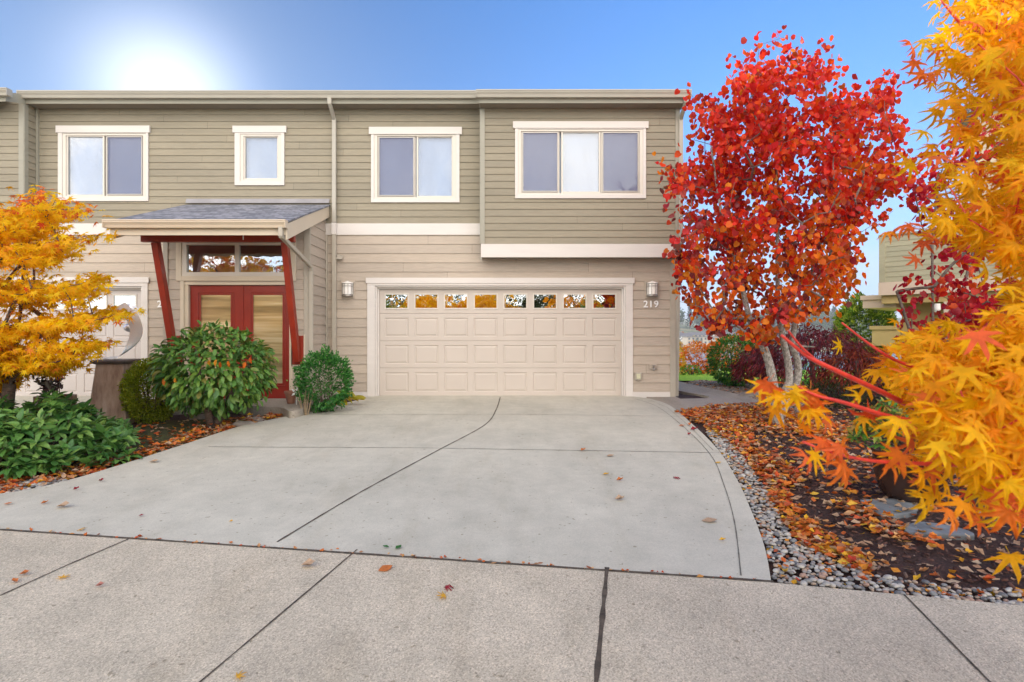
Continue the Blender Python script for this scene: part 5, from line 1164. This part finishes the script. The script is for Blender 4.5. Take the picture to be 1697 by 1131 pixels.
w=MB(); NB(w,1.6,3.2,.66,.698,-.1,1.95); d_=w.build('door',simple('red door',(.45,.06,.02),.5),nb)
w=MB(); NB(w,1.9,7.5,1.25,6,2.0,7.0); NS(w,1.9,7.5,1.24,3.9,6.95,.135); w.build('upper_wall',sidingmat('cream siding',(.62,.52,.36),.05),nb)
w=MB(); NB(w,1.4,8,1.0,6.5,7.0,7.2); w.build('roof',M_shing,nb)
w=MB(); NB(w,-.55,.3,.3,3.5,2.18,2.3); NB(w,-.50,.3,.35,3.4,1.95,2.18); w.build('side_eave',M_nbt,nb)
w=MB(); NB(w,-.35,.3,.4,2.5,1.35,1.45); NB(w,-.30,.35,.45,2.4,.9,1.35); w.build('side_eave',M_nby,nb)
w=MB(); lp=O+u*1.25+v*.0; w.lathe(lp[0],lp[1],[(.0,2.0),(.07,2.0),(.075,1.85),(.05,1.78),(0,1.78)],14); w.build('porch_lamp',M_opal,nb)
w=MB(); sp=[]; 
for k in range(40):
    a=k*.32; r2=.03+.0030*k; q=O+u*(.85+r2*math.cos(a))+v*.685; sp.append((q[0],q[1],1.45+r2*math.sin(a)))
w.tube(sp,.010,6); w.build('wall_spiral',simple('rusty iron',(.2,.08,.03),.7),nb,smooth=True)

# ------------------------------------------------------------------ far shore
M_ftree=[leafmat('far yellow tree',[(.55,.42,.05),(.4,.36,.06),(.6,.4,.04)],.3),leafmat('far green tree',[(.05,.1,.03),(.08,.13,.03),(.1,.13,.04)],.25),leafmat('far conifer',[(.02,.045,.03),(.03,.055,.035),(.02,.04,.025)],.1),leafmat('far orange tree',[(.5,.2,.03),(.45,.15,.03)],.3)]
def ftree(kind):
    P=[];r2=random.Random(kind); lab={'y':'round yellow tree on the far shore','g':'round green tree on the far shore','c':'dark conifer on the far hillside','o':'orange tree on the far shore'}['ygco'[kind]]
    th=thing('far_tree',(0,0,0),lab,'tree','trees on the far shore')
    n=420
    if kind==2:
        for i in range(n): h_=r2.random()**.8; rr2=.22*(1-h_)*r2.random()**.4+.01; a=r2.uniform(0,6.3); P.append((rr2*math.cos(a),rr2*math.sin(a),.08+.92*h_))
        sz=.075
    else:
        for d in rdir(n): k=1+.25*mnoise.noise(tuple(d*2.2+kind)); P.append(tuple(np.array((0,0,.6))+d*np.array((.38,.38,.38))*k*r2.uniform(.5,1)))
        sz=.11
    P=np.array(P); leafcloud('crown',LT_small,P,norm(rdir(n)+np.array((0,0,-.5))),rdir(n),rng.uniform(.7,1.3,n)*sz,M_ftree[kind],th)
    MB().tube([(0,0,-.05),(0,0,.7)],[.03,.012],6).build('trunk',M_bkbr,th); return th
FT=[ftree(k) for k in range(4)]; used=[False]*4
rf=random.Random(21)
def place(kind,x,y,h_):
    o=FT[kind] if not used[kind] else copy_tree(FT[kind]); used[kind]=True
    o.location=(x,y,T(x,y)-.3); o.scale=(h_*rf.uniform(.8,1.25),h_,h_); o.rotation_euler=(0,0,rf.uniform(0,6))
for i in range(46): y=rf.uniform(405,520); px=rf.uniform(1100,1460); place(rf.choice((0,0,1,3,1)),Xp(px,y),y,rf.uniform(5,9))
for i in range(110): y=rf.uniform(560,760); px=rf.uniform(1090,1480); place(rf.choice((2,2,2,1)),Xp(px,y),y,rf.uniform(16,30))
M_fh=[simple('far wall %s'%q,c_,.8) for q,c_ in zip('abc',((.55,.52,.46),(.42,.36,.28),(.6,.6,.58)))]; M_fr=simple('far roof',(.14,.13,.13),.9); M_fw=simple('far window',(.05,.07,.09),.3)
def fhouse(x,y,w_,d_,h_,label,k,floors=2,flat=False):
    z=T(x,y)-.5; th=thing('far_house',(x,y,z),label,'house')
    MB().box(x-w_/2,x+w_/2,y,y+d_,z-2,z+h_).build('wall',M_fh[k],th)
    w=MB()
    if flat: w.box(x-w_/2-.4,x+w_/2+.4,y-.4,y+d_+.4,z+h_,z+h_+.5)
    else: w.prism([(y-.6,z+h_),(y+d_/2,z+h_+d_*.28),(y+d_+.6,z+h_)],x-w_/2-.6,x+w_/2+.6)
    w.build('roof',M_fr,th); w=MB(); nx_=int(w_/3)
    for f_ in range(floors):
        for i in range(nx_): xx=x-w_/2+(i+.5)*w_/nx_; zz_=z+h_*(f_+.3)/floors; w.box(xx-.7,xx+.7,y-.06,y-.01,zz_,zz_+1.5)
    o=w.build('window',M_fw,th)
fhouse(Xp(1176,432),432,34,12,8.5,'long apartment block low on the far shore',1,3,True)
fhouse(Xp(1205,445),445,20,11,7,'apartment wing right of the long shore block',0,3,True)
fhouse(Xp(1137,475),475,14,9,5,'white gabled house above the shore near the house corner',2); fhouse(Xp(1120,482),482,12,9,5,'small pale house nearest the house corner',0)
fhouse(Xp(1160,490),490,17,9,4.6,'low grey house above the long apartment block',1); fhouse(Xp(1180,500),500,15,9,5,'white house upper right of the far slope',2)
fhouse(Xp(1210,492),492,15,9,5,'tan house far right on the slope',1); fhouse(Xp(1145,450),450,10,8,4.5,'cream cottage just above the waterline',0)
fhouse(Xp(1300,470),470,18,9,6,'pale house seen between the red tree stems',0); fhouse(Xp(1345,500),500,18,9,6,'white house far behind the burgundy maple',2)

# trees across the road, behind the photographer: seen in the panes
def backtree(x,y,h_,r_,mat,label):
    th=thing('street_tree',(x,y,T(x,y)),label,'tree'); n=3400; P=[]
    for d in rdir(n): k=1+.3*mnoise.noise(tuple(d*2+x)); P.append(tuple(np.array((x,y,h_*.58+T(x,y)))+d*np.array((r_,r_,h_*.42))*k*random.uniform(.45,1)))
    leafcloud('crown',LT_small,np.array(P),norm(rdir(n)+np.array((0,0,-.5))),rdir(n),rng.uniform(.22,.40,n),mat,th); MB().tube([(x,y,T(x,y)-.1),(x,y,h_*.6)],[.16,.06],8).build('trunk',M_bkbr,th)
backtree(-9.0,-14,4.6,2.9,M_lime,'green street tree mirrored in the leftmost garage pane'); backtree(-5.0,-13.5,4.6,2.4,M_lyl2,'golden street tree mirrored left of centre in the garage panes'); backtree(-1.6,-14.5,4.8,2.2,M_lyl2,'golden street tree mirrored in the third garage pane')
backtree(2.2,-15,4.4,2.2,M_jun,'dark olive street tree mirrored in the middle panes'); backtree(5.4,-15,4.2,2.3,M_lime,'green street tree mirrored right of centre'); backtree(9.0,-14,5.5,2.6,M_jun,'dark street tree mirrored in the last garage pane'); backtree(-14.5,-15,6,3,M_jun,'dark street tree beyond the left frame edge')
hv=[]
hr=thing('hedge_row',(0,-19,T(0,-19)),'tall dark evergreen hedge mirrored behind the street trees','hedge'); P=np.column_stack([rng.uniform(-22,20,9000),rng.uniform(-19.6,-18.4,9000),rng.uniform(-.6,4.9,9000)]); leafcloud('foliage',LT_small,P,rdir(9000),rdir(9000),rng.uniform(.28,.5,9000),M_jun,hr)

# ------------------------------------------------------------------ sky, sun, camera
sc_ = bpy.context.scene
SD = Vector((-.60,1,.415)).normalized(); el = math.asin(SD.z); az = math.atan2(SD.x, SD.y)
wld = bpy.data.worlds.new('World'); sc_.world = wld; wld.use_nodes = True; nt = wld.node_tree
bg = nt.nodes['Background']; sky = N(nt,'ShaderNodeTexSky'); sky.sky_type='NISHITA'; sky.sun_disc=False; sky.sun_elevation=el; sky.sun_rotation=az; sky.air_density=1.0; sky.dust_density=.1; sky.ozone_density=2.0
tc = N(nt,'ShaderNodeTexCoord')
dot = N(nt,'ShaderNodeVectorMath',operation='DOT_PRODUCT'); L(nt,tc.outputs['Generated'],dot.inputs[0]); dot.inputs[1].default_value=SD
SKYN=dict(sky=sky,tc=tc,dot=dot)
def math_(op,a,b_=None,clamp=False):
    m_=N(nt,'ShaderNodeMath',operation=op); m_.use_clamp=clamp
    for i,q in enumerate((a,b_)):
        if q is None: continue
        if isinstance(q,(int,float)): m_.inputs[i].default_value=q
        else: L(nt,q,m_.inputs[i])
    return m_.outputs[0]
sep=N(nt,'ShaderNodeSeparateXYZ'); L(nt,tc.outputs['Generated'],sep.inputs[0])
# clear blue ahead, bright cloud added behind the viewer to light the facade
d0 = math_('MAXIMUM',dot.outputs['Value'],0.0)
base0 = mixc(nt, sky.outputs[0], (.71,1.22,1.83), 1, 'MULTIPLY')
att = math_('SUBTRACT',1.0,math_('MULTIPLY',math_('POWER',d0,2.5),.76))
sca = N(nt,'ShaderNodeVectorMath',operation='SCALE'); L(nt,base0,sca.inputs[0]); L(nt,att,sca.inputs['Scale']); base = sca.outputs[0]
glow = math_('ADD', math_('MULTIPLY',math_('POWER',d0,260.0),5.0), math_('MULTIPLY',math_('POWER',d0,28.0),.75))
gcol = N(nt,'ShaderNodeVectorMath',operation='SCALE'); gcol.inputs[0].default_value=(1,.96,.92); L(nt,glow,gcol.inputs['Scale'])
add1 = N(nt,'ShaderNodeVectorMath',operation='ADD'); L(nt,base,add1.inputs[0]); L(nt,gcol.outputs[0],add1.inputs[1])
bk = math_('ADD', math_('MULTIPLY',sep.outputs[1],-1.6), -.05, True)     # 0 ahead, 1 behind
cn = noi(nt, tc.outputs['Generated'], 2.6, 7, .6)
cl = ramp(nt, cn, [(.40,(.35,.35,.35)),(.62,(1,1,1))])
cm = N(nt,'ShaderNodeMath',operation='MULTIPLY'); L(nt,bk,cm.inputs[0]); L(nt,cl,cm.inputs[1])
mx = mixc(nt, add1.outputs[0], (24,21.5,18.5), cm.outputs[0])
hz_ = math_('MULTIPLY', math_('POWER', math_('SUBTRACT', 1.0, math_('MAXIMUM', sep.outputs[2], 0.0)), 4.5), 1.1, True)
mx = mixc(nt, mx, (2.5,3.15,4.4), math_('MULTIPLY', hz_, math_('GREATER_THAN', sep.outputs[1], 0.0)))
# thin pale cloud low over the far shore
el_ = math_('MULTIPLY', math_('SUBTRACT', .24, sep.outputs[2]), 4.5, True)
mp_ = N(nt,'ShaderNodeMapping'); mp_.inputs['Scale'].default_value=(1,1,5); L(nt,tc.outputs['Generated'],mp_.inputs['Vector'])
lc = math_('MULTIPLY', el_, math_('MULTIPLY', math_('SUBTRACT', noi(nt,mp_.outputs[0],3.2,6,.6), .36), 3.0, True), True)
front = math_('GREATER_THAN', sep.outputs[1], 0.0)
mx = mixc(nt, mx, (3.9,4.15,4.7), math_('MULTIPLY', math_('MULTIPLY', lc, front), .85))
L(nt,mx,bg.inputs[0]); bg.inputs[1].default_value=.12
hm, hnt, hb = newmat('haze air'); hnt.nodes.remove(hb); pv = N(hnt,'ShaderNodeVolumePrincipled'); pv.inputs['Density'].default_value=.00032; pv.inputs['Color'].default_value=rgb((.82,.88,.96)); L(hnt,pv.outputs[0],hnt.nodes['Material Output'].inputs['Volume'])
tag(MB().box(-1600,1600,-70,2700,-15,62).build('haze',hm),'thin pale haze over the lake and the far shore','haze',None,'stuff')
sun = bpy.data.lights.new('sun','SUN'); sun.energy=3.2; sun.angle=R(.5); sun.color=(1,.9,.76)
so = bpy.data.objects.new('sun',sun); C.objects.link(so); so.rotation_euler = SD.to_track_quat('Z','Y').to_euler()
cam = bpy.data.cameras.new('camera'); co = bpy.data.objects.new('camera',cam); C.objects.link(co)
co.location=(0,0,CAMZ); co.rotation_euler=(R(90),0,0); cam.sensor_width=36; cam.lens=F/1697*36; cam.shift_x=(848.5-CX)/1697; cam.shift_y=-(565.5-HY)/1697
cam.clip_start=.05; cam.clip_end=5000; cam.dof.use_dof=True; cam.dof.focus_distance=7.5; cam.dof.aperture_fstop=5.0
sc_.camera=co
vs=sc_.view_settings; vs.view_transform='Standard'; vs.look='None'; vs.exposure=0.80; vs.gamma=1; vs.use_curve_mapping=False
